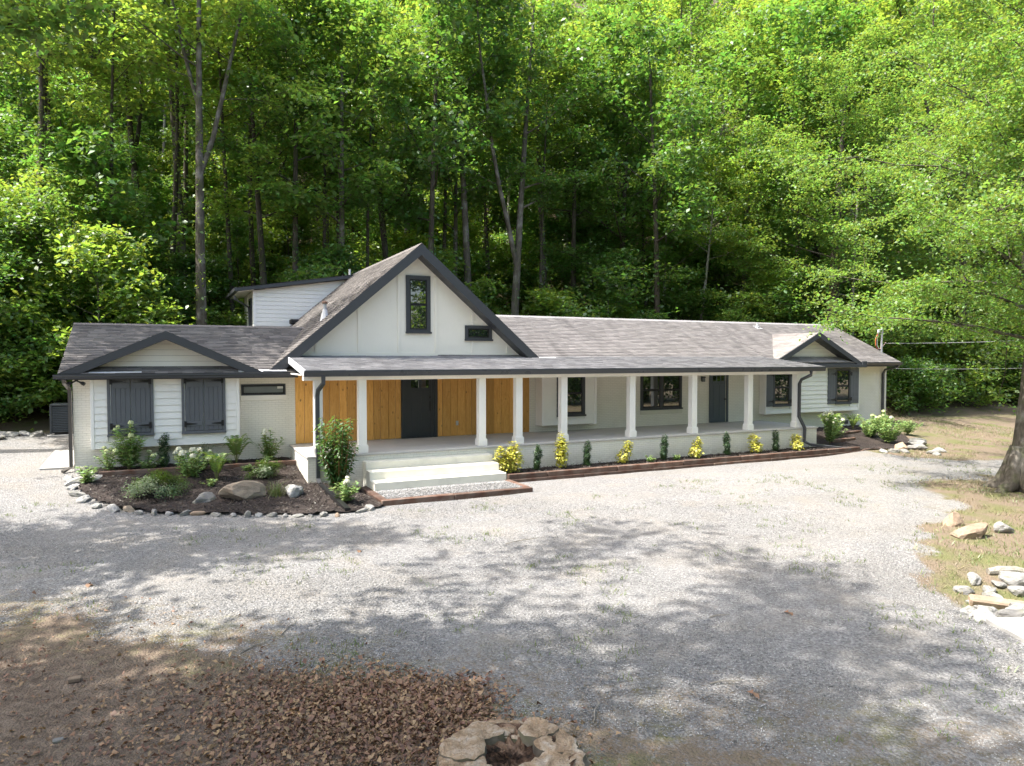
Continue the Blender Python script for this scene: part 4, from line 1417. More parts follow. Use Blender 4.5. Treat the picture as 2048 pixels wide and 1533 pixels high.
protos = []
specs = [  # seed,H,cb,R,nleaf,leaf,rad,forks,bark,leafmat,vines
    (101, 21, 9.5, 4.6, 8500, .29, .24, 0, 'bark', 'leaf_a', 500),
    (102, 24, 11.5, 4.2, 8000, .29, .27, 1, 'bark_dark', 'leaf_b', 900),
    (103, 20, 8.5, 4.8, 8800, .28, .20, 0, 'bark_dark', 'leaf_c', 300),
    (104, 23, 12, 4.4, 8000, .29, .25, 1, 'bark', 'leaf_b', 600),
    (105, 17, 6.0, 4.4, 8500, .27, .17, 0, 'bark_pale', 'leaf_a', 0),
    (106, 22, 10.0, 5.0, 9000, .29, .23, 2, 'bark_dark', 'leaf_a', 1200)]
LABS = ['tall straight grey barked tree with full green crown on the wooded hillside', 'tall dark trunked tree with a yellow green crown on the wooded hillside', 'deep green broad crowned tree with dark trunk on the wooded hillside',
        'high crowned grey tree with bright yellow green leaves on the wooded hillside', 'slim pale trunked tree with low green crown on the wooded hillside', 'forked dark tree with vines on its trunk on the wooded hillside']
GRP = 'trees on the wooded hillside'
placed = []


def free(u, v, dmin):
    for a, b in placed:
        if (a - u) ** 2 + (b - v) ** 2 < dmin * dmin: return False
    placed.append((u, v))
    return True


hill_protos = []
fr_ = np.random.default_rng(77)
cnt = 0
tries = 0
spots = []
while len(spots) < 122 and tries < 6000:
    tries += 1
    deg = fr_.uniform(-15, 68); dist = 36 + 72 * fr_.random() ** .8
    u, v = at_angle(deg, dist)
    if v < forest_edge(u) + 1.0: continue
    if dist < 46 and fr_.random() < .35: continue
    if free(u, v, 3.0 + dist * .018): spots.append((u, v, dist))
spots.sort(key=lambda q: q[2])
for i, (u, v, dist) in enumerate(spots):
    k = int(fr_.integers(6))
    if len(hill_protos) <= k or hill_protos[k] is None:
        while len(hill_protos) <= k: hill_protos.append(None)
        s = specs[k]
        hill_protos[k] = tree_object('forest_tree', make_tree(s[0], s[1], s[2], s[3], s[4], s[5], s[6], (fr_.normal() * .9, fr_.normal() * .9), s[7], vines=s[10], nlimb=15, flat=.13, spray=.95), s[8], s[9], (0, 0, 0), 0, 1, LABS[k], 'tree', GRP)
        o = hill_protos[k]
    else:
        o = copy_tree(hill_protos[k])
    o.location = (u, v, gz(u, v)); o.rotation_euler = (0, 0, fr_.uniform(0, 6.28))
    q = fr_.uniform(.8, 1.18); o.scale = (q, q, q * fr_.uniform(.95, 1.12))

# understory saplings and shrubs
sap_specs = [(201, 6.5, 1.2, 2.6, 5500, .23, .06, 'bark', 'leaf_b'), (202, 5.0, .8, 2.3, 4500, .22, .05, 'bark_dark', 'leaf_a'), (203, 8.0, 1.6, 2.7, 6000, .23, .08, 'bark', 'leaf_c'), (204, 4.0, .4, 2.1, 4000, .20, .04, 'bark_dark', 'leaf_b')]
SL = ['bright yellow green understory sapling with layered branches on the forest slope', 'small mid green understory sapling on the forest slope', 'taller deep green understory sapling with flat sprays on the forest slope', 'low bushy light green sapling near the forest floor']
sap = [None] * 4
sp = []
tries = 0
while len(sp) < 290 and tries < 8000:
    tries += 1
    deg = fr_.uniform(-16, 68); dist = 33 + 55 * fr_.random() ** 1.3
    u, v = at_angle(deg, dist)
    if v < forest_edge(u) + .3: continue
    if free(u, v, 1.25): sp.append((u, v, dist))
for i, (u, v, dist) in enumerate(sp):
    k = int(fr_.integers(4))
    if sap[k] is None:
        s = sap_specs[k]
        sap[k] = tree_object('sapling', make_tree(s[0], s[1], s[2], s[3], s[4], s[5], s[6], (.4, .2), 0, nlimb=14, flat=.16, spray=.8, drop=.1), s[7], s[8], (0, 0, 0), 0, 1, SL[k], 'sapling', 'understory saplings on the slope')
        o = sap[k]
    else:
        o = copy_tree(sap[k])
    o.location = (u, v, gz(u, v)); o.rotation_euler = (0, 0, fr_.uniform(0, 6.28)); q = fr_.uniform(.7, 1.25); o.scale = (q, q, q * fr_.uniform(.8, 1.1))

# dense bushes along the forest edge
bush_specs = [(301, 2.6, .15, 1.7, 3600, .19, 'leaf_c'), (302, 2.0, .1, 1.5, 3000, .18, 'leaf_a'), (303, 3.2, .2, 1.8, 4200, .20, 'leaf_b')]
BL = ['dense dark green bush at the forest edge behind the house', 'low mid green bush at the forest edge behind the house', 'tall light green bush at the forest edge behind the house']
bu = [None] * 3
edge_pts = []
for u in np.arange(-20, 62, 1.55):
    for q in range(2 if u < 30 else 1):
        edge_pts.append((u + fr_.normal() * .6, float(forest_edge(u)) + .5 + q * 2.4 + abs(fr_.normal()) * 1.0))
for u, v in edge_pts:
    k = int(fr_.integers(3))
    if bu[k] is None:
        s = bush_specs[k]
        bu[k] = tree_object('bush', make_tree(s[0], s[1], s[2], s[3], s[4], s[5], .03, (.2, .1), 0, nlimb=13, flat=.5, spray=.6), 'bark_dark', s[6], (0, 0, 0), 0, 1, BL[k], 'bush', 'bushes along the forest edge')
        o = bu[k]
    else:
        o = copy_tree(bu[k])
    o.location = (u, v, gz(u, v) - .05); o.rotation_euler = (0, 0, fr_.uniform(0, 6.28)); q = fr_.uniform(.75, 1.3); o.scale = (q, q, q * fr_.uniform(.8, 1.15))

# ---- trees one can point to
def spot(px_tan, v):
    """plan position on the camera's bearing, given tan of the angle off the view axis, at depth v"""
    a = R_(25.863) + math.atan(px_tan)
    return HX + math.tan(a) * (v - HY), v


def special(name, seed, u, v, H, cb, R, nl, lf, rad, lean, bark, lm, label, forks=0, **kw):
    return tree_object(name, make_tree(seed, H, cb, R, nl, lf, rad, lean, forks, **kw), bark, lm, (u, v, gz(u, v)), 0, 1, label)


u, v = spot((405 - 1024) / 1422, 14.2)
special('tall_tree', 401, u, v, 24, 15.0, 4.2, 11000, .22, .27, (.1, 0), 'bark', 'leaf_b', 'tall straight grey trunk forking high up directly behind the left wing roof', 2, nlimb=18, vines=500, bend=.1, extra_fork=[.2, 2.6])
for i, (px, v, H, cb, rad, lean, bark, lm, lab) in enumerate([
        (545, 18.0, 22, 9, .22, (-1.2, 0), 'bark_dark', 'leaf_b', 'dark slender trunk right of the grey forked trunk on the slope'),
        (592, 17.0, 22, 10, .21, (.2, 0), 'bark_dark', 'leaf_c', 'dark vine clad trunk above the dormer roof'),
        (800, 20.0, 24, 10, .25, (-2.2, .5), 'bark_dark', 'leaf_a', 'dark trunk leaning left, rising behind the gable peak'),
        (943, 18.5, 25, 12, .27, (-1.2, 0), 'bark', 'leaf_a', 'tall brown trunk just right of the gable peak'),
        (1020, 17.0, 25, 11, .28, (1.6, 0), 'bark', 'leaf_c', 'thick brown trunk leaning right above the long roof'),
        (1146, 20.0, 22, 10, .22, (.2, 0), 'bark_dark', 'leaf_a', 'straight dark trunk right of the thick leaning trunk'),
        (1246, 30.0, 20, 9, .24, (.1, 0), 'bark_dark', 'leaf_c', 'short black looking trunk in the shaded middle of the slope'),
        (1383, 16.5, 15, 8.5, .15, (2.4, .4), 'bark_pale', 'leaf_b', 'slim pale trunk leaning right behind the long roof')]):
    u, v = spot((px - 1024) / 1422, v)
    special('tall_tree', 410 + i, u, v, H, cb, 3.8, 9500, .22, rad, lean, bark, lm, lab, 1 if i == 4 else 0, nlimb=15, vines=700 if i in (1, 2) else 150, bend=.12)
# slender dark trunks standing among the hillside trees
sl0 = None
for i, (px, v, q) in enumerate([(60, 17, .9), (118, 21, 1.0), (250, 18, .9), (330, 22, 1.1), (470, 19, .95), (520, 23, 1.1), (628, 18.5, .9), (690, 22, 1.0), (745, 19, .85), (870, 21, 1.0), (985, 24, 1.1), (1085, 19, .9), (1195, 22, 1.0), (1300, 20, .9), (1345, 25, 1.1), (1480, 19, .9), (1560, 22, 1.0)]):
    u, v = spot((px - 1024) / 1422, v)
    if sl0 is None:
        sl0 = tree_object('slender_tree', make_tree(470, 23, 13.5, 3.0, 3000, .26, .15, (.9, .3), 0, nlimb=13, flat=.16, spray=.9, vines=500, bend=.3), 'bark_dark', 'leaf_b', (0, 0, 0), 0, 1, 'slender dark bare trunked tree with a small high crown, standing just behind the house', 'tree', 'slender dark trunks behind the house')
        o = sl0
    else:
        o = copy_tree(sl0)
    o.location = (u, v, gz(u, v)); o.rotation_euler = (0, 0, i * 2.1); o.scale = (q * 1.05, q * 1.05, q)
    o['label'] = 'slender dark trunk ' + ['at the far left, left of the air conditioner', 'above the outer left corner of the left roof', 'above the small left gable, left side', 'above the small left gable, right side', 'between the grey forked trunk and the dormer', 'above the dormer roof, left end', 'above the dormer roof, middle', 'above the dormer roof, right end', 'just left of the gable peak', 'just right of the gable peak', 'above the right slope of the big gable', 'above the left end of the long roof', 'above the long roof over the double window', 'above the long roof over the grey door', 'left of the slim pale leaning trunk', 'right of the slim pale leaning trunk', 'above the right end of the long roof'][i]
# large broad tree behind the right end of the house
special('broad_tree', 431, 31.0, 8.6, 19, 3.2, 6.8, 52000, .17, .42, (.5, 0), 'bark_dark', 'leaf_r', 'large broad beech like tree with layered leaves behind the right end of the house', 0, nlimb=30, flat=.16, spray=.9, shape=.8, drop=.12, limbw=.22)
special('broad_tree', 433, 37.5, 14.0, 21, 4, 6.5, 24000, .22, .40, (0, 0), 'bark', 'leaf_b', 'tall bright tree farther back between the two large right trees', 0, nlimb=26, flat=.18, spray=.95, shape=.8, drop=.08)
special('broad_tree', 434, 24.0, 19.5, 19, 4, 5.6, 20000, .22, .30, (0, 0), 'bark_dark', 'leaf_a', 'bright leafy tree on the slope left of the large beech like tree', 0, nlimb=24, flat=.18, spray=.95, shape=.8, drop=.05)

# foreground tree at the right edge: flared trunk
mb, V, F = make_tree(440, 17, 3.8, 6.0, 115000, .105, .36, (2.4, .3), 0, nlimb=40, flat=.2, spray=.62, shape=.75, drop=.16, up=.6, bend=.04, limbw=.20, j0=1)
r_ = np.random.default_rng(9)
fl_ = MB()
for k in range(7):
    a = k * .9 + .3
    ca, sa = math.cos(a), math.sin(a)
    fl_.tube([(ca * .16, sa * .16, 1.25), (ca * .34, sa * .34, .55), (ca * .56, sa * .56, .16), (ca * .95, sa * .95, -.06), (ca * 1.4, sa * 1.4, -.25)], [.22, .27, .24, .15, .07], 8, False)
yard = empty('yard_tree', (18.65, -8.35, gz(18.65, -8.35)))
mb.build('trunk', M['bark'], yard, True)
fl_.build('root_flare', M['bark'], yard, True)
cr = link('crown', np_mesh('crown', V, F, M['leaf_r']), yard); cr['kind'] = 'stuff'
tag(yard, 'large shade tree with flared roots and drooping leaves at the right edge of the drive', 'tree')

# left side thicket beside the air conditioner
for i, (u, v, H, R, lm) in enumerate([(-11.5, 12.0, 6.5, 3.0, 'leaf_c'), (-9.6, 14.6, 8.0, 3.2, 'leaf_a'), (-12.5, 16.0, 9.0, 3.5, 'leaf_b'), (-8.0, 17.5, 8.5, 3.2, 'leaf_r')]):
    special('sapling', 460 + i, u, v, H, .5, R, 10000, .19, .08, (.3, 0), 'bark_dark', lm, ['dark drooping sapling at the forest edge left of the air conditioner', 'mid green sapling right behind the air conditioner', 'tall light green sapling at the far left of the clearing', 'pale green layered sapling just behind the left roof corner'][i], 0, nlimb=22, flat=.18, spray=.8, drop=.15)

# shade trees standing left of the drive, beside the camera position
for i, (u, v, H, cb, R, nl) in enumerate([(-13.0, -11.5, 25, 11.5, 7.0, 6000), (-11.0, -18.5, 26, 11.5, 7.5, 6500), (-9.5, -14.6, 28, 15.0, 6.5, 3000), (-11.3, -12.6, 14.5, 6.5, 4.4, 10000), (-14.5, -1.8, 21, 10.0, 5.0, 6000), (-12.0, 7.4, 23, 12.0, 5.6, 9000), (-8.5, -27.0, 24, 9.0, 6.5, 9000)]):
    special('shade_tree', 480 + i, u, v, H, cb, R, nl, .30, .34, (.8, 0), 'bark', 'leaf_a', 'tall shade tree left of the gravel drive, casting dappled shade', 0, nlimb=9, flat=.4, spray=1.0)['group'] = 'shade trees beside the drive'
for i, (u, v) in enumerate([(-6, -42), (2, -38), (8, -36), (14, -37), (20, -34), (26, -33), (32, -32), (38, -30), (44, -27), (50, -24), (11, -44), (23, -42), (35, -40), (47, -36), (56, -28), (60, -18)]):
    o = copy_tree(hill_protos[i % 6]); o.location = (u, v, gz(u, v)); o.rotation_euler = (0, 0, i * 1.3); o.scale = (1.25, 1.25, .85)
    o['label'] = 'forest tree across the drive, opposite the house front'; o['group'] = 'trees across the drive'

for i in range(22):
    u = -8 + i * 3.1; v = -33.5 + .0035 * (u - 8) ** 2 + (i % 3) * .8
    o = copy_tree(bu[i % 3]); o.location = (u, v, gz(u, v) - .1); o.rotation_euler = (0, 0, i * 1.7); o.scale = (1.9, 1.9, 2.6)
    o['label'] = 'dense bush across the drive, opposite the house front'; o['group'] = 'bushes across the drive'
# ------------------------------------------------------------------ garden plants
M['leaf_yel'] = leaf_mat('variegated_leaf', (0.50, 0.47, 0.06), (0.52, 0.50, 0.06), .35, .35, .025, .05)
M['leaf_con'] = leaf_mat('conifer_leaf', (0.055, 0.105, 0.04), (0.08, 0.16, 0.04), .35, .3)
M['leaf_hyd'] = leaf_mat('hydrangea_leaf', (0.21, 0.32, 0.105), (0.34, 0.46, 0.12), .25, .4)
M['leaf_fern'] = leaf_mat('fern_leaf', (0.13, 0.21, 0.045), (0.26, 0.37, 0.06), .25, .45)
M['leaf_lau'] = leaf_mat('laurel_leaf', (0.048, 0.105, 0.022), (0.15, 0.27, 0.035), .4, .4, .03, .05)
M['leaf_azl'] = leaf_mat('small_shrub_leaf', (0.065, 0.11, 0.018), (0.14, 0.22, 0.025), .4, .35)
M['petal'] = leaf_mat('white_petal', (0.74, 0.73, 0.58), (0.6, 0.62, 0.42), .12, .3, .01)
M['petal_g'] = leaf_mat('green_white_petal', (0.56, 0.60, 0.30), (0.5, 0.58, 0.25), .12, .3, .01)
M['stem'] = paint_mat('green_stem', (0.16, 0.17, 0.06), .7, .3, 5)
M['stem_red'] = paint_mat('reddish_stem', (0.22, 0.10, 0.04), .7, .3, 5)
pr = np.random.default_rng(31)


def foliage(name, P, nrm, d, L, Wd, mat, parent, fold=.12):
    V, F = leaf_quads(P, nrm, d, L, Wd, fold)
    o = link(name, np_mesh(name, V, F, M[mat]), parent)
    o['kind'] = 'stuff'
    return o


def outward(P, c, up=.4):
    n = P - c
    n = n / (np.linalg.norm(n, axis=1, keepdims=True) + 1e-6)
    n[:, 2] += up
    n += pr.normal(size=n.shape) * .35
    return n / np.linalg.norm(n, axis=1, keepdims=True)


def yellow_shrub(u, v, z, h, w, label, lobes=1):
    o = empty('yellow_shrub', (u, v, z))
    tag(o, label, 'shrub', 'yellow variegated shrubs along the porch')
    cl = [(pr.normal() * w * .16, pr.normal() * w * .1, h * (.35 + .5 * k / max(1, lobes)), w * .5 * (1 - .3 * k / max(1, lobes))) for k in range(lobes + 1)]
    P = []
    for cx, cy, cz, rr in cl:
        n = int(190 + 80 * rr / .3)
        q = pr.normal(size=(n, 3)); q /= np.linalg.norm(q, axis=1, keepdims=True)
        P.append(np.array([cx, cy, cz]) + q * np.array([rr, rr, h * .36]) * 1.15 * (.45 + .6 * pr.random((n, 1))))
    P = np.concatenate(P); P[:, 2] = np.maximum(P[:, 2], .03)
    nn = outward(P, np.array([0, 0, h * .3]), .5)
    d = outward(P, np.array([0, 0, -h * .2]), .2)
    foliage('leaves', P, nn, d, .105 * (.7 + .6 * pr.random(len(P))), .052, 'leaf_yel', o)
    mb = MB()
    for k in range(5):
        a = k * 1.3
        mb.tube([(0, 0, -.03), (math.cos(a) * w * .15, math.sin(a) * w * .15, h * .35), (math.cos(a) * w * .3, math.sin(a) * w * .3, h * .7)], [.012, .009, .005], 5)
    mb.build('stems', M['stem'], o)


for (u, v, z, h, w, lb, lab) in [(5.62, -.72, -.80, .78, .62, 3, 'largest yellow leaved shrub, right beside the steps'), (7.42, -.62, -.80, .95, .42, 3, 'tall narrow yellow leaved shrub between the second pair of dwarf evergreens'),
                                 (10.05, -.62, -.80, .62, .42, 1, 'pointed yellow leaved shrub below the box bay'), (13.05, -.6, -.80, .58, .46, 1, 'yellow leaved shrub in front of the double window'),
                                 (15.85, -.6, -.80, .60, .46, 1, 'yellow leaved shrub in front of the grey door'), (18.0, -.62, -.80, .50, .46, 1, 'smallest round yellow leaved shrub, last before the drain pipe')]:
    yellow_shrub(u, v, z, h, w, lab, lb)
yellow_shrub(5.28, -.82, -.80, .70, .45, 'yellow leaved shrub touching the right edge of the steps', 2)


def conifer(u, v, z, h, w, label):
    o = empty('dwarf_evergreen', (u, v, z))
    tag(o, label, 'shrub', 'narrow dwarf evergreens')
    n = int(1900 * h)
    t = pr.random(n); a = pr.random(n) * 6.28
    ph = pr.random(3) * 6; lean_ = pr.normal(size=2) * .06
    rr = w * .5 * (.35 + .65 * np.sin(PI * (.12 + .8 * t)) ** .6) * (.4 + .65 * pr.random(n)) * (.8 + .25 * np.sin(t * 9 + ph[0]) * np.cos(a * 2 + ph[1]) + .2 * np.sin(t * 17 + ph[2]))
    P = np.stack([np.cos(a) * rr * 1.1 + lean_[0] * t, np.sin(a) * rr * 1.1 + lean_[1] * t, .04 + t * h * (.9 + .12 * np.sin(a + ph[0]))], -1)
    nn = outward(P, np.array([0, 0, h * .3]), .3)
    d = np.stack([np.cos(a) * .35, np.sin(a) * .35, np.ones(n)], -1) + pr.normal(size=(n, 3)) * .3
    foliage('leaves', P, nn, d, .075, .026, 'leaf_con', o)
    MB().tube([(0, 0, -.03), (0, 0, h * .8)], [.018, .006], 6).build('stem', M['bark_dark'], o)


for (u, v, z, h, w, lab) in [(6.55, -.6, -.8, .78, .24, 'narrow dwarf evergreen left of the tall yellow shrub'), (8.42, -.6, -.8, .80, .24, 'narrow dwarf evergreen below the left edge of the box bay'), (11.55, -.6, -.8, .86, .26, 'narrow dwarf evergreen between the box bay and the double window'),
                             (14.45, -.6, -.8, .82, .24, 'narrow dwarf evergreen between the double window and the grey door'), (16.85, -.6, -.8, .78, .25, 'narrow dwarf evergreen between grey door and right bay, last in the porch row'), (-4.06, 2.45, -.42, .95, .30, 'dark narrow evergreen between the two closed shutter pairs')]:
    conifer(u, v, z, h, w, lab)


def bloom(parent, p, r, mat='petal'):
    n = 46
    q = pr.normal(size=(n, 3)); q[:, 2] = np.abs(q[:, 2]) * .8; q /= np.linalg.norm(q, axis=1, keepdims=True)
    P = np.array(p) + q * np.array([r, r, r * .62]) - q * .02
    V, F = leaf_quads(P, q, pr.normal(size=(n, 3)), r * .75, r * .7, .05)
    o = link('bloom', np_mesh('bloom', V, F, M[mat]), parent)
    return o


def hydrangea(u, v, z, h, w, nst, label, nb=5, mat='petal', lf=.13, hs=None, group='white hydrangeas'):
    h *= 1.12; w *= 1.18; nst = int(nst * 1.25)
    o = empty('hydrangea', (u, v, z))
    tag(o, label, 'hydrangea', group)
    mb = MB(); P = []; Nn = []; Dd = []
    tips = []
    for s_ in range(nst):
        a = s_ * 2.4 + pr.normal() * .4
        hh = h * (.55 + .45 * pr.random()) if s_ else h
        rr = w * .5 * (.3 + .8 * pr.random()) if s_ else w * .08
        tip = np.array([math.cos(a) * rr, math.sin(a) * rr, hh])
        mb.tube([(0, 0, -.03), tuple(tip * np.array([.45, .45, .55])), tuple(tip)], [.010, .008, .005], 5)
        tips.append(tip)
        m_ = max(10, int(hh / .036))
        for k in range(m_):
            t = .12 + .86 * k / m_
            c = tip * np.array([.2 + .8 * t, .2 + .8 * t, t])
            for sd in (0, 1):
                b = k * 1.57 + sd * PI + pr.normal() * .3
                P.append(c); Dd.append((math.cos(b), math.sin(b), -.15 + .2 * pr.normal())); Nn.append((pr.normal() * .25 - .2 * math.cos(b), pr.normal() * .25 - .2 * math.sin(b), 1))
    P = np.array(P); Nn = np.array(Nn); Nn /= np.linalg.norm(Nn, axis=1, keepdims=True)
    foliage('leaves', P, Nn, np.array(Dd), lf * (.7 + .6 * pr.random(len(P))), lf * .6, 'leaf_hyd', o, .05)
    mb.build('stems', M['stem'], o)
    order = sorted(range(len(tips)), key=lambda q: -tips[q][2])
    for k in order[:nb]:
        bloom(o, tips[k] + np.array([0, 0, .02]), .075 * (.7 + .5 * pr.random()), mat)


hydrangea(-4.95, 2.35, -.40, 1.18, .75, 10, 'tallest hydrangea with greenish blooms in front of the left shutters', 6, 'petal_g', .17)
hydrangea(-5.45, 2.3, -.40, .55, .65, 6, 'low hydrangea with a bloom reaching out at the left house corner', 4, 'petal_g')
hydrangea(-4.5, 2.35, -.40, .42, .9, 8, 'low hydrangea with round greenish blooms beside the dark narrow evergreen', 5, 'petal_g', .12)
hydrangea(-3.42, 1.35, -.60, .70, .95, 14, 'hydrangea with many white blooms in front of the left bed timber', 8)
hydrangea(-3.2, 1.9, -.5, .55, .7, 8, 'white hydrangea leaning over the left bed timber', 5)
hydrangea(-1.15, 2.5, -.42, .88, .70, 11, 'hydrangea with white blooms below the small high window', 4)
hydrangea(-5.9, 1.35, -.55, .42, .55, 7, 'small leafy hydrangea without blooms among the left rocks', 0)
hydrangea(-2.95, .35, -.72, .20, .45, 5, 'tiny pale green leafy plant on the mulch', 0, lf=.10, group='small mulch plants')
hydrangea(-1.85, 1.55, -.58, .22, .5, 6, 'low pale leafy plant in front of the timber below the fern', 0, lf=.10, group='small mulch plants')
hydrangea(.12, -2.3, -.93, .55, .62, 10, 'small hydrangea with pinkish white blooms right of the drain pipe', 3)
hydrangea(20.35, -.1, -.72, 1.15, .80, 14, 'tall hydrangea with white blooms right of the porch drain pipe', 5)
hydrangea(21.6, .7, -.66, .75, .9, 12, 'white hydrangea in the right corner bed, nearest the short middle timber', 7)
hydrangea(22.6, 1.7, -.58, .75, .9, 12, 'hydrangea beside the black wall vent at the right bay', 6, 'petal_g')
hydrangea(23.7, .6, -.70, .85, 1.1, 14, 'wide yellow green hydrangea near the right house corner', 6, 'petal_g', .14)
hydrangea(23.3, -.6, -.80, .95, 1.2, 16, 'bushy green plant spilling over the right rock pile', 2, 'petal', .13)
hydrangea(25.2, 1.2, -.62, .85, 1.1, 14, 'leafy light green plant in front of the right corner downspout', 2, 'petal_g', .15)
hydrangea(26.2, .6, -.66, .55, 1.1, 12, 'low spreading green plant farthest right in the corner bed', 0, 'petal_g', .13)
hydrangea(10.9, -.72, -.8, .22, .3, 5, 'small sprouting green plant left of the third dwarf evergreen', 0, lf=.09, group='small mulch plants')
hydrangea(12.0, -.72, -.8, .18, .4, 5, 'low pale sprouting plant right of the third dwarf evergreen', 0, lf=.09, group='small mulch plants')


def fern(u, v, z, h, w, nfr, label):
    o = empty('fern', (u, v, z))
    tag(o, label, 'fern', 'ferns')
    P = []; Nn = []; Dd = []; L = []
    mb = MB()
    for f in range(nfr):
        a = f * 2.4 + pr.normal() * .2
        hh = h * (.7 + .35 * pr.random()); rr = w * .5 * (.7 + .6 * pr.random())
        pts = []
        for k in range(16):
            t = k / 15
            pts.append(np.array([math.cos(a) * rr * t ** 1.15, math.sin(a) * rr * t ** 1.15, hh * math.sin(t * 2.1)]))
        mb.tube([Vector(q) for q in pts[::3]], [.006] * 5 + [.002], 4, False)
        for k in range(3, 16):
            t = k / 15
            tan = pts[k] - pts[k - 1]; tan /= np.linalg.norm(tan) + 1e-6
            sd = np.cross(tan, [0, 0, 1]); sd /= np.linalg.norm(sd) + 1e-6
            nn = np.cross(sd, tan)
            for s_ in (-1, 1):
                P.append(pts[k]); Nn.append(nn * np.sign(nn[2] + 1e-6)); Dd.append(sd * s_ + tan * .5); L.append(.16 * math.sin(PI * (.15 + .8 * t)) * h / .8)
    L = np.array(L)
    foliage('fronds', np.array(P), np.array(Nn), np.array(Dd), L, L * .34, 'leaf_fern', o, .02)
    mb.build('stems', M['stem'], o)


fern(-2.1, 2.4, -.42, .85, .95, 16, 'bright tall fern behind the left bed timber')
fern(-2.75, .85, -.66, .80, .85, 15, 'fern on the mulch in front of the left bed timber')
fern(22.0, 1.3, -.62, .95, 1.1, 16, 'pale fern under the right bay siding')
fern(24.6, 2.2, -.56, .70, .9, 14, 'fern close to the right wall beside the vent')


def small_shrub(u, v, z, h, w, n, mat, label, lf=.055, name='small_shrub'):
    o = empty(name, (u, v, z))
    tag(o, label, 'shrub')
    cs = pr.normal(size=(26, 3)) * np.array([w * .24, w * .24, h * .2]) + np.array([0, 0, h * .52])
    C = np.repeat(cs, n // 26, 0)
    P = C + pr.normal(size=C.shape) * np.array([.07, .07, .055]) * (w / .8)
    P[:, 2] = np.maximum(P[:, 2], .03)
    nn = outward(P, np.array([0, 0, h * .2]), .5); d = outward(P, np.array([0, 0, -h * .2]), .3)
    foliage('leaves', P, nn, d, lf * (.7 + .6 * pr.random(len(P))), lf * .5, mat, o)
    mb = MB()
    for c in cs[:14]:
        mb.tube([(0, 0, -.03), tuple(c * np.array([.5, .5, .5])), tuple(c)], [.011, .008, .004], 4)
    mb.build('stems', M['bark_dark'], o)


small_shrub(-4.2, -.3, -.82, .62, 1.15, 5600, 'leaf_azl', 'dense olive green shrub at the front of the left mulch bed')
small_shrub(-1.4, .65, -.68, .55, .85, 3600, 'leaf_azl', 'small dark green shrub left of the porch base corner')
small_shrub(-2.95, 2.5, -.42, .62, .6, 700, 'leaf_azl', 'sparse reddish stemmed shrub between the shutters and the fern')

# tall laurel at the porch corner
o = empty('laurel_shrub', (.28, -.75, -.93))
tag(o, 'tall glossy dark green laurel shrub standing in front of the first two columns', 'shrub')
mb = MB(); P = []; Nn = []; Dd = []
for s_ in range(40):
    a = s_ * 2.4; rr = .74 * (.15 + .85 * pr.random()); hh = 2.2 * (.55 + .45 * pr.random())
    tip = np.array([math.cos(a) * rr * .85, math.sin(a) * rr * .7, hh])
    mid = tip * np.array([.65, .65, .45])
    mb.tube([(0, 0, -.05), tuple(mid), tuple(tip)], [.016, .011, .005], 5)
    for k in range(70):
        t = .08 + .92 * (k / 70)
        c = mid * (t / .5) if t < .5 else mid + (tip - mid) * ((t - .5) / .5)
        b = k * 2.4 + pr.normal() * .3
        P.append(c); Dd.append((math.cos(b), math.sin(b), -.45 + .25 * pr.normal())); Nn.append((pr.normal() * .35 + .3 * math.cos(b), pr.normal() * .35 + .3 * math.sin(b), 1))
P = np.array(P); Nn = np.array(Nn); Nn /= np.linalg.norm(Nn, axis=1, keepdims=True)
foliage('leaves', P, Nn, np.array(Dd), .18 * (.7 + .5 * pr.random(len(P))), .06, 'leaf_lau', o, .06)
mb.build('stems', M['stem_red'], o)


def grass_blades(name, P, h, wd, mat, parent=None, spread=.5):
    """three-sided tapering blades; P root points"""
    n = len(P)
    a = pr.random(n) * 6.28
    ln = (pr.normal(size=(n, 2)) * spread)
    hh = h * (.5 + .9 * pr.random(n))
    sd = np.stack([np.cos(a), np.sin(a), np.zeros(n)], -1) * wd / 2
    mid = P + np.stack([ln[:, 0] * hh * .35, ln[:, 1] * hh * .35, hh * .6], -1)
    tip = P + np.stack([ln[:, 0] * hh, ln[:, 1] * hh, hh * (1 - .3 * np.minimum(1, np.abs(ln).sum(1)))], -1)
    V = np.stack([P - sd, P + sd, mid + sd * .7, mid - sd * .7, tip], 1).reshape(-1, 3)
    b = np.arange(n)[:, None] * 5
    F = [*(b + np.array([0, 1, 2, 3])).tolist(), *(b + np.array([3, 2, 4])).tolist()]
    me = np_mesh(name, V, F, M[mat])
    return link(name, me, parent)


M['grass'] = leaf_mat('grass_blade', (0.13, 0.165, 0.045), (0.2, 0.25, 0.05), .35, .35, .04)
M['straw'] = leaf_mat('dry_grass_blade', (0.27, 0.215, 0.12), (0.25, 0.2, 0.1), .3, .3, .03)
tu = empty('grass_tuft', (-1.42, -1.15, -.86))
tag(tu, 'tuft of thin green grass at the right end of the flat boulder', 'grass tuft')
gb = grass_blades('blades', np.stack([pr.normal(size=130) * .09, pr.normal(size=130) * .09, np.zeros(130)], -1), .42, .012, 'grass', tu, .55)
gb['kind'] = 'stuff'

# ------------------------------------------------------------------ loose ground cover
def zones_at(u, v):
    n = fbm(u * 1.1, v * 1.1, 4) - .5
    d = .676 * (u + 6.25) + .739 * (v + 7.6)
    return d + n * 1.6, n


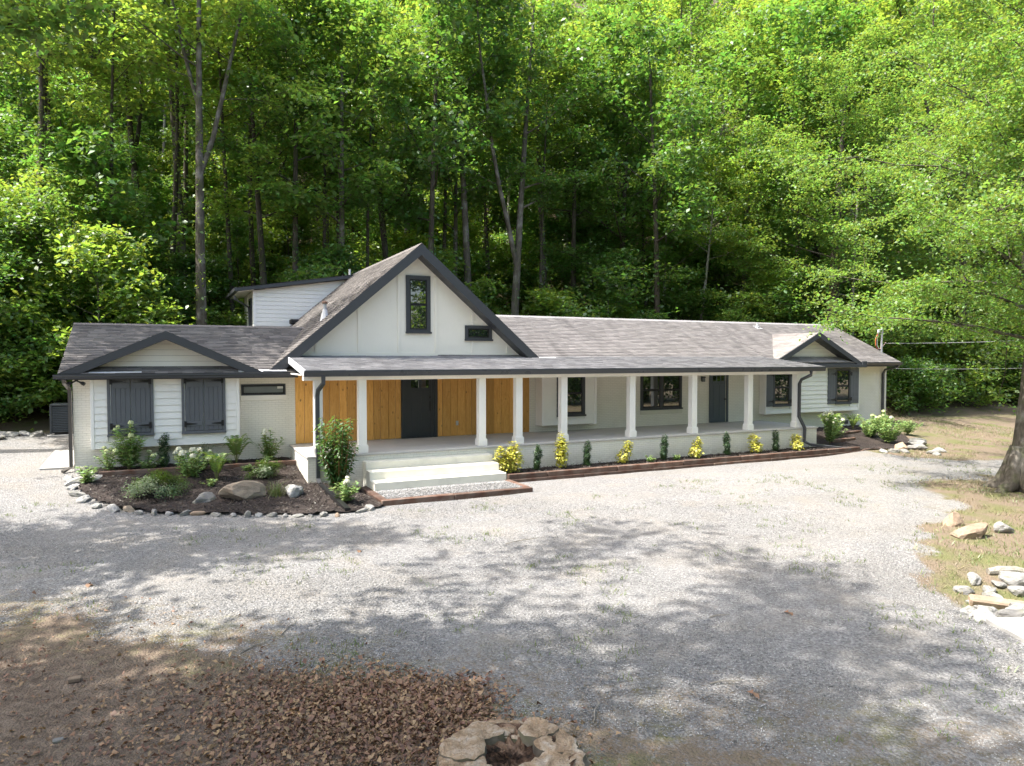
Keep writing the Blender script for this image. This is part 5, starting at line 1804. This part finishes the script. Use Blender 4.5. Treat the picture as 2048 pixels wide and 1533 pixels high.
# weeds in the gravel
n = 9000
wu = pr.uniform(-9, 22, n); wv = pr.uniform(-16, 1.5, n)
key = fbm(wu * .9 + 40, wv * .9, 3)
dist = np.hypot(wu - HX, wv - HY)
keep = (key > .60) & (zones_at(wu, wv)[0] > -.4) & ~((wv > -3.3) & (wu > -6) & (wu < 21)) & (wv < np.where(wu > 6, 99, 99))
wu, wv = wu[keep], wv[keep]
cl = np.repeat(np.stack([wu, wv], -1), 5, 0) + pr.normal(size=(len(wu) * 5, 2)) * .05
PW = np.stack([cl[:, 0], cl[:, 1], ground_z(cl[:, 0], cl[:, 1])], -1)
o = grass_blades('weeds', PW, .075, .012, 'grass', None, .8)
tag(o, 'sparse green weeds sprouting through the gravel drive', 'weeds', None, 'stuff')
# dry lawn on the right
n = 60000
lu = pr.uniform(6, 34, n); lv = pr.uniform(-16, 6, n)
nn_ = fbm(lu * 1.1, lv * 1.1, 4) - .5
m1 = (lu > 6.4) & (vb_low(lu) - lv + nn_ * 1.5 > -.15)
m2 = (lu > 20.6) & (lv - vb_up(lu) + nn_ * 1.2 > 0) & ~((lu < 27.9) & (lv > -1.2))
m3 = np.hypot(lu - 17.75, lv + 8.25) < 2.4
k_ = (m1 | m2 | m3) & (fbm(lu * .7 + 9, lv * .7, 3) > .43)
lu, lv = lu[k_], lv[k_]
PG = np.stack([lu, lv, ground_z(lu, lv)], -1)
gsel = fbm(lu * .6 + 70, lv * .6 + 3, 3) + .12 * pr.normal(size=len(lu)) > .60
o = grass_blades('lawn_grass', PG[gsel], .10, .014, 'grass', None, .8)
tag(o, 'patchy green grass on the right side of the drive', 'grass', None, 'stuff')
o = grass_blades('dry_grass', PG[~gsel], .085, .014, 'straw', None, 1.0)
tag(o, 'dry straw coloured grass around the boulders on the right', 'grass', None, 'stuff')

# leaf litter, thick heap in front of the stump
M['litter'] = leaf_mat('dead_leaf', (0.27, 0.160, 0.098), (0.18, 0.095, 0.045), .65, .15, .025, .03)
n = 22000
lu = np.concatenate([pr.uniform(-8, 1.5, n), pr.normal(-1.75, .85, 12000), pr.normal(-2.5, 1.3, 6000)])
lv = np.concatenate([pr.uniform(-15.5, -6.5, n), pr.normal(-13.1, .75, 12000), pr.normal(-12.2, .9, 6000)])
dd, nn_ = zones_at(lu, lv)
dens = np.clip(.5 - dd * .35, 0, 1) * (.16 + .60 * (fbm(lu * .8 + 5, lv * .8 + 60, 3) > .52))
dens[n:] = np.clip(.5 - dd[n:] * .8, 0, 1)
dens *= ss(.9, -1.1, lu + nn_ * 2)
k_ = (pr.random(len(lu)) < dens) & (np.hypot((lu + .93) / .9, (lv + 14.28) / .9) > .74)
k_ &= np.hypot(lu - HX, lv - HY) > 3.5
lu, lv = lu[k_], lv[k_]
heap = .045 * np.exp(-(((lu + 1.75) / .9) ** 2 + ((lv + 13.1) / .8) ** 2))
nL = len(lu)
PP = np.stack([lu, lv, ground_z(lu, lv) + .012 + (heap + .025) * pr.random(nL)], -1)
nrm = pr.normal(size=(nL, 3)) * .6; nrm[:, 2] = 1; nrm /= np.linalg.norm(nrm, axis=1, keepdims=True)
dirs = pr.normal(size=(nL, 3))
# lobed dead leaves: two crossed folded rhombs per leaf
Ls = np.where(np.arange(nL) < k_[:n].sum(),   .046, .052) * (.35 + 1.2 * pr.random(nL) ** 1.4)
V1, F1 = leaf_quads(PP, nrm, dirs, Ls, Ls * (.3 + .6 * pr.random(nL)), .30)
V1 = V1 + pr.normal(size=V1.shape) * np.repeat(Ls, 4)[:, None] * .09
o = link('leaf_litter', np_mesh('leaf_litter', V1, F1, M['litter']))
tag(o, 'brown dead leaves heaped over bare dirt in the near left corner', 'leaf litter', None, 'stuff')
# a few single stray leaves on the gravel that one can point to
# loose gravel stones
def pebble_cloud(name, P, size, mat):
    n = len(P)
    base = np.array([[1, 0, 0], [-1, 0, 0], [0, 1, 0], [0, -1, 0], [0, 0, 1], [0, 0, -1]], float)
    F0 = np.array([[0, 2, 4], [2, 1, 4], [1, 3, 4], [3, 0, 4], [2, 0, 5], [1, 2, 5], [3, 1, 5], [0, 3, 5]])
    s = size * (.5 + pr.random((n, 1, 1)))
    sh = base[None] * (.55 + .6 * pr.random((n, 6, 1))) + pr.normal(size=(n, 6, 3)) * .18
    a = pr.random(n) * 6.28
    ca, sa = np.cos(a), np.sin(a)
    X = sh[:, :, 0] * ca[:, None] - sh[:, :, 1] * sa[:, None]; Y = sh[:, :, 0] * sa[:, None] + sh[:, :, 1] * ca[:, None]
    sh = np.stack([X, Y, sh[:, :, 2] * .62], -1) * s + P[:, None, :]
    F = (F0[None] + (np.arange(n) * 6)[:, None, None]).reshape(-1, 3)
    return link(name, np_mesh(name, sh.reshape(-1, 3), F, M[mat]))


def pebble_mat():
    m, nt = new_mat('gravel_stone'); t = NT(nt)
    isl = t.island(); c = t.coord()
    col = t.ramp(isl, [(0, (.10, .099, .097)), (.4, (.25, .245, .237)), (.8, (.345, .337, .325)), (1, (.49, .48, .465))])
    n2 = t.noise(c, 60, 3)
    t.princ(hsv_jitter(t, col, n2, .2), .85, None, .25)
    return m


M['pebble'] = pebble_mat()
# density falls off with distance from the drive's near end
n = 210000
rr_ = 4.0 + 15.5 * pr.random(n) ** .95
th = R_(25.86) + pr.uniform(-.70, .70, n)
pu = HX + np.sin(th) * rr_; pv_ = HY + np.cos(th) * rr_
dd, nn_ = zones_at(pu, pv_)
k_ = (dd > -.3 + .5 * pr.random(n) * 0) & ~((pu > 6.4) & (vb_low(pu) - pv_ + nn_ * 1.5 > .1)) & ~((pv_ > -2.9) & (pu > -6.3)) & (np.hypot((pu + .93) / .9, (pv_ + 14.28) / .9) > .80)
k_ &= (pv_ < 1)
in_bed = (pu < .9) & (pv_ > np.interp(pu, [-6.2, -5.2, -4.4, -3.4, -2.1, -1, .1, .95], [1, -.95, -1.6, -2.1, -2.65, -3.2, -3.4, -3.1])) & (pu > -6.2)
k_ &= ~in_bed
pu, pv_ = pu[k_], pv_[k_]
sz_ = .0095
o = pebble_cloud('gravel', np.stack([pu, pv_, ground_z(pu, pv_) + .004], -1), sz_, 'pebble')
tag(o, 'loose pale limestone gravel covering the drive', 'gravel', None, 'stuff')
n = 9000
pu = pr.uniform(1.1, 5.04, n); pv_ = pr.uniform(-2.68, -1.42, n)
o = pebble_cloud('step_gravel', np.stack([pu, pv_, np.full(n, -.872) + .03 * pr.random(n) * ss(-1.5, -1.9, pv_)], -1), .016, 'pebble')
tag(o, 'white gravel filling the timber pad below the steps', 'gravel', None, 'stuff')
# mulch chips
M['chip'] = leaf_mat('bark_chip', (0.055, 0.043, 0.036), (0.02, 0.015, 0.01), .6, .05, .02, .03)
n = 9000
cu = np.concatenate([pr.uniform(-6, 1, n), pr.uniform(5.3, 20.6, 6000)]); cvv = np.concatenate([pr.uniform(-3.4, 3, n), pr.uniform(-1.1, -.1, 6000)])
ins = np.ones(len(cu), bool)
ins[:n] = (cvv[:n] > np.interp(cu[:n], [-6.2, -5.2, -4.4, -3.4, -2.1, -1, .1, .95], [1.3, -.8, -1.45, -1.95, -2.5, -3.05, -3.25, -2.9])) & ~((cu[:n] > -.45) & (cvv[:n] > -.1))
cu, cvv = cu[ins], cvv[ins]
zz = np.where(cu > 5, -.79, np.where(cvv > 2.08, -.39, ground_z(cu, cvv) + .07))
nn = pr.normal(size=(len(cu), 3)) * .5; nn[:, 2] = 1; nn /= np.linalg.norm(nn, axis=1, keepdims=True)
V1, F1 = leaf_quads(np.stack([cu, cvv, zz + .012 * pr.random(len(cu))], -1), nn, pr.normal(size=(len(cu), 3)), .06 * (.5 + pr.random(len(cu))), .028, .1)
o = link('mulch_chips', np_mesh('mulch_chips', V1, F1, M['chip']))
tag(o, 'dark shredded bark mulch in the flower beds', 'mulch', None, 'stuff')

# single twigs and stray leaves
for i, (u, v, L, a, lab) in enumerate([(-3.13, -10.58, .55, .6, 'thin fallen twig on the dirt left of the leaf heap'), (-2.56, -10.2, .6, 1.0, 'fallen twig at the gravel edge above the leaf heap'), (1.94, -13.86, .45, -.3, 'short fallen twig on the gravel right of the stump'), (2.3, -7.3, 1.0, .1, 'long thin twig lying on the gravel below the step pad'), (.2, -14.0, .5, .9, 'pale twig beside the right edge of the stump'), (3.4, -12.2, .35, -.2, 'small twig in the shaded gravel at the right')]):
    o = MB().tube([(0, 0, 0), (L * .4, .02, .015), (L * .7, -.02, .02), (L, .03, .005)], [.009, .010, .007, .004], 5).build('twig', M['bark_pale'])
    o.location = (u, v, gz(u, v) + .012); o.rotation_euler = (0, 0, a)
    tag(o, lab, 'twig')
for i, (u, v, lab) in enumerate([(-5.2, -6.7, 'single orange brown dead leaf on the sunlit gravel at far left'), (-.6, -6.6, 'single tan dead leaf on the shaded gravel below the flower bed'), (2.2, -14.3, 'curled rust brown leaf on the gravel right of the stump'), (4.6, -12.6, 'small dark dead leaf in the shaded gravel at right')]):
    q = leaf_quads(np.array([[0, 0, 0], [0, 0, .01], [0, 0, .02]]), np.array([[.2, .1, 1], [-.3, .2, 1], [.1, -.4, 1.]]), np.array([[1, 0, 0], [.3, 1, 0], [.2, -1, 0.]]), .11, .08, .25)
    o = link('dead_leaf', np_mesh('dead_leaf', q[0], q[1], M['litter']), None, (u, v, gz(u, v) + .02))
    tag(o, lab, 'leaf')
ch = tag(MB().cbox(-.07, .07, -.045, .045, 0, .05, .008).build('brick_chip', M['rock_tan']), 'flat reddish brick fragment on the dirt at near left', 'brick'); ch.location = (-5.0, -10.55, gz(-5, -10.5))
ch = tag(MB().cbox(-.05, .05, -.04, .04, 0, .03, .01).build('stone_chip', M['rock']), 'small white stone chip on the dirt at near left', 'stone'); ch.location = (-5.0, -12.0, gz(-5, -12))
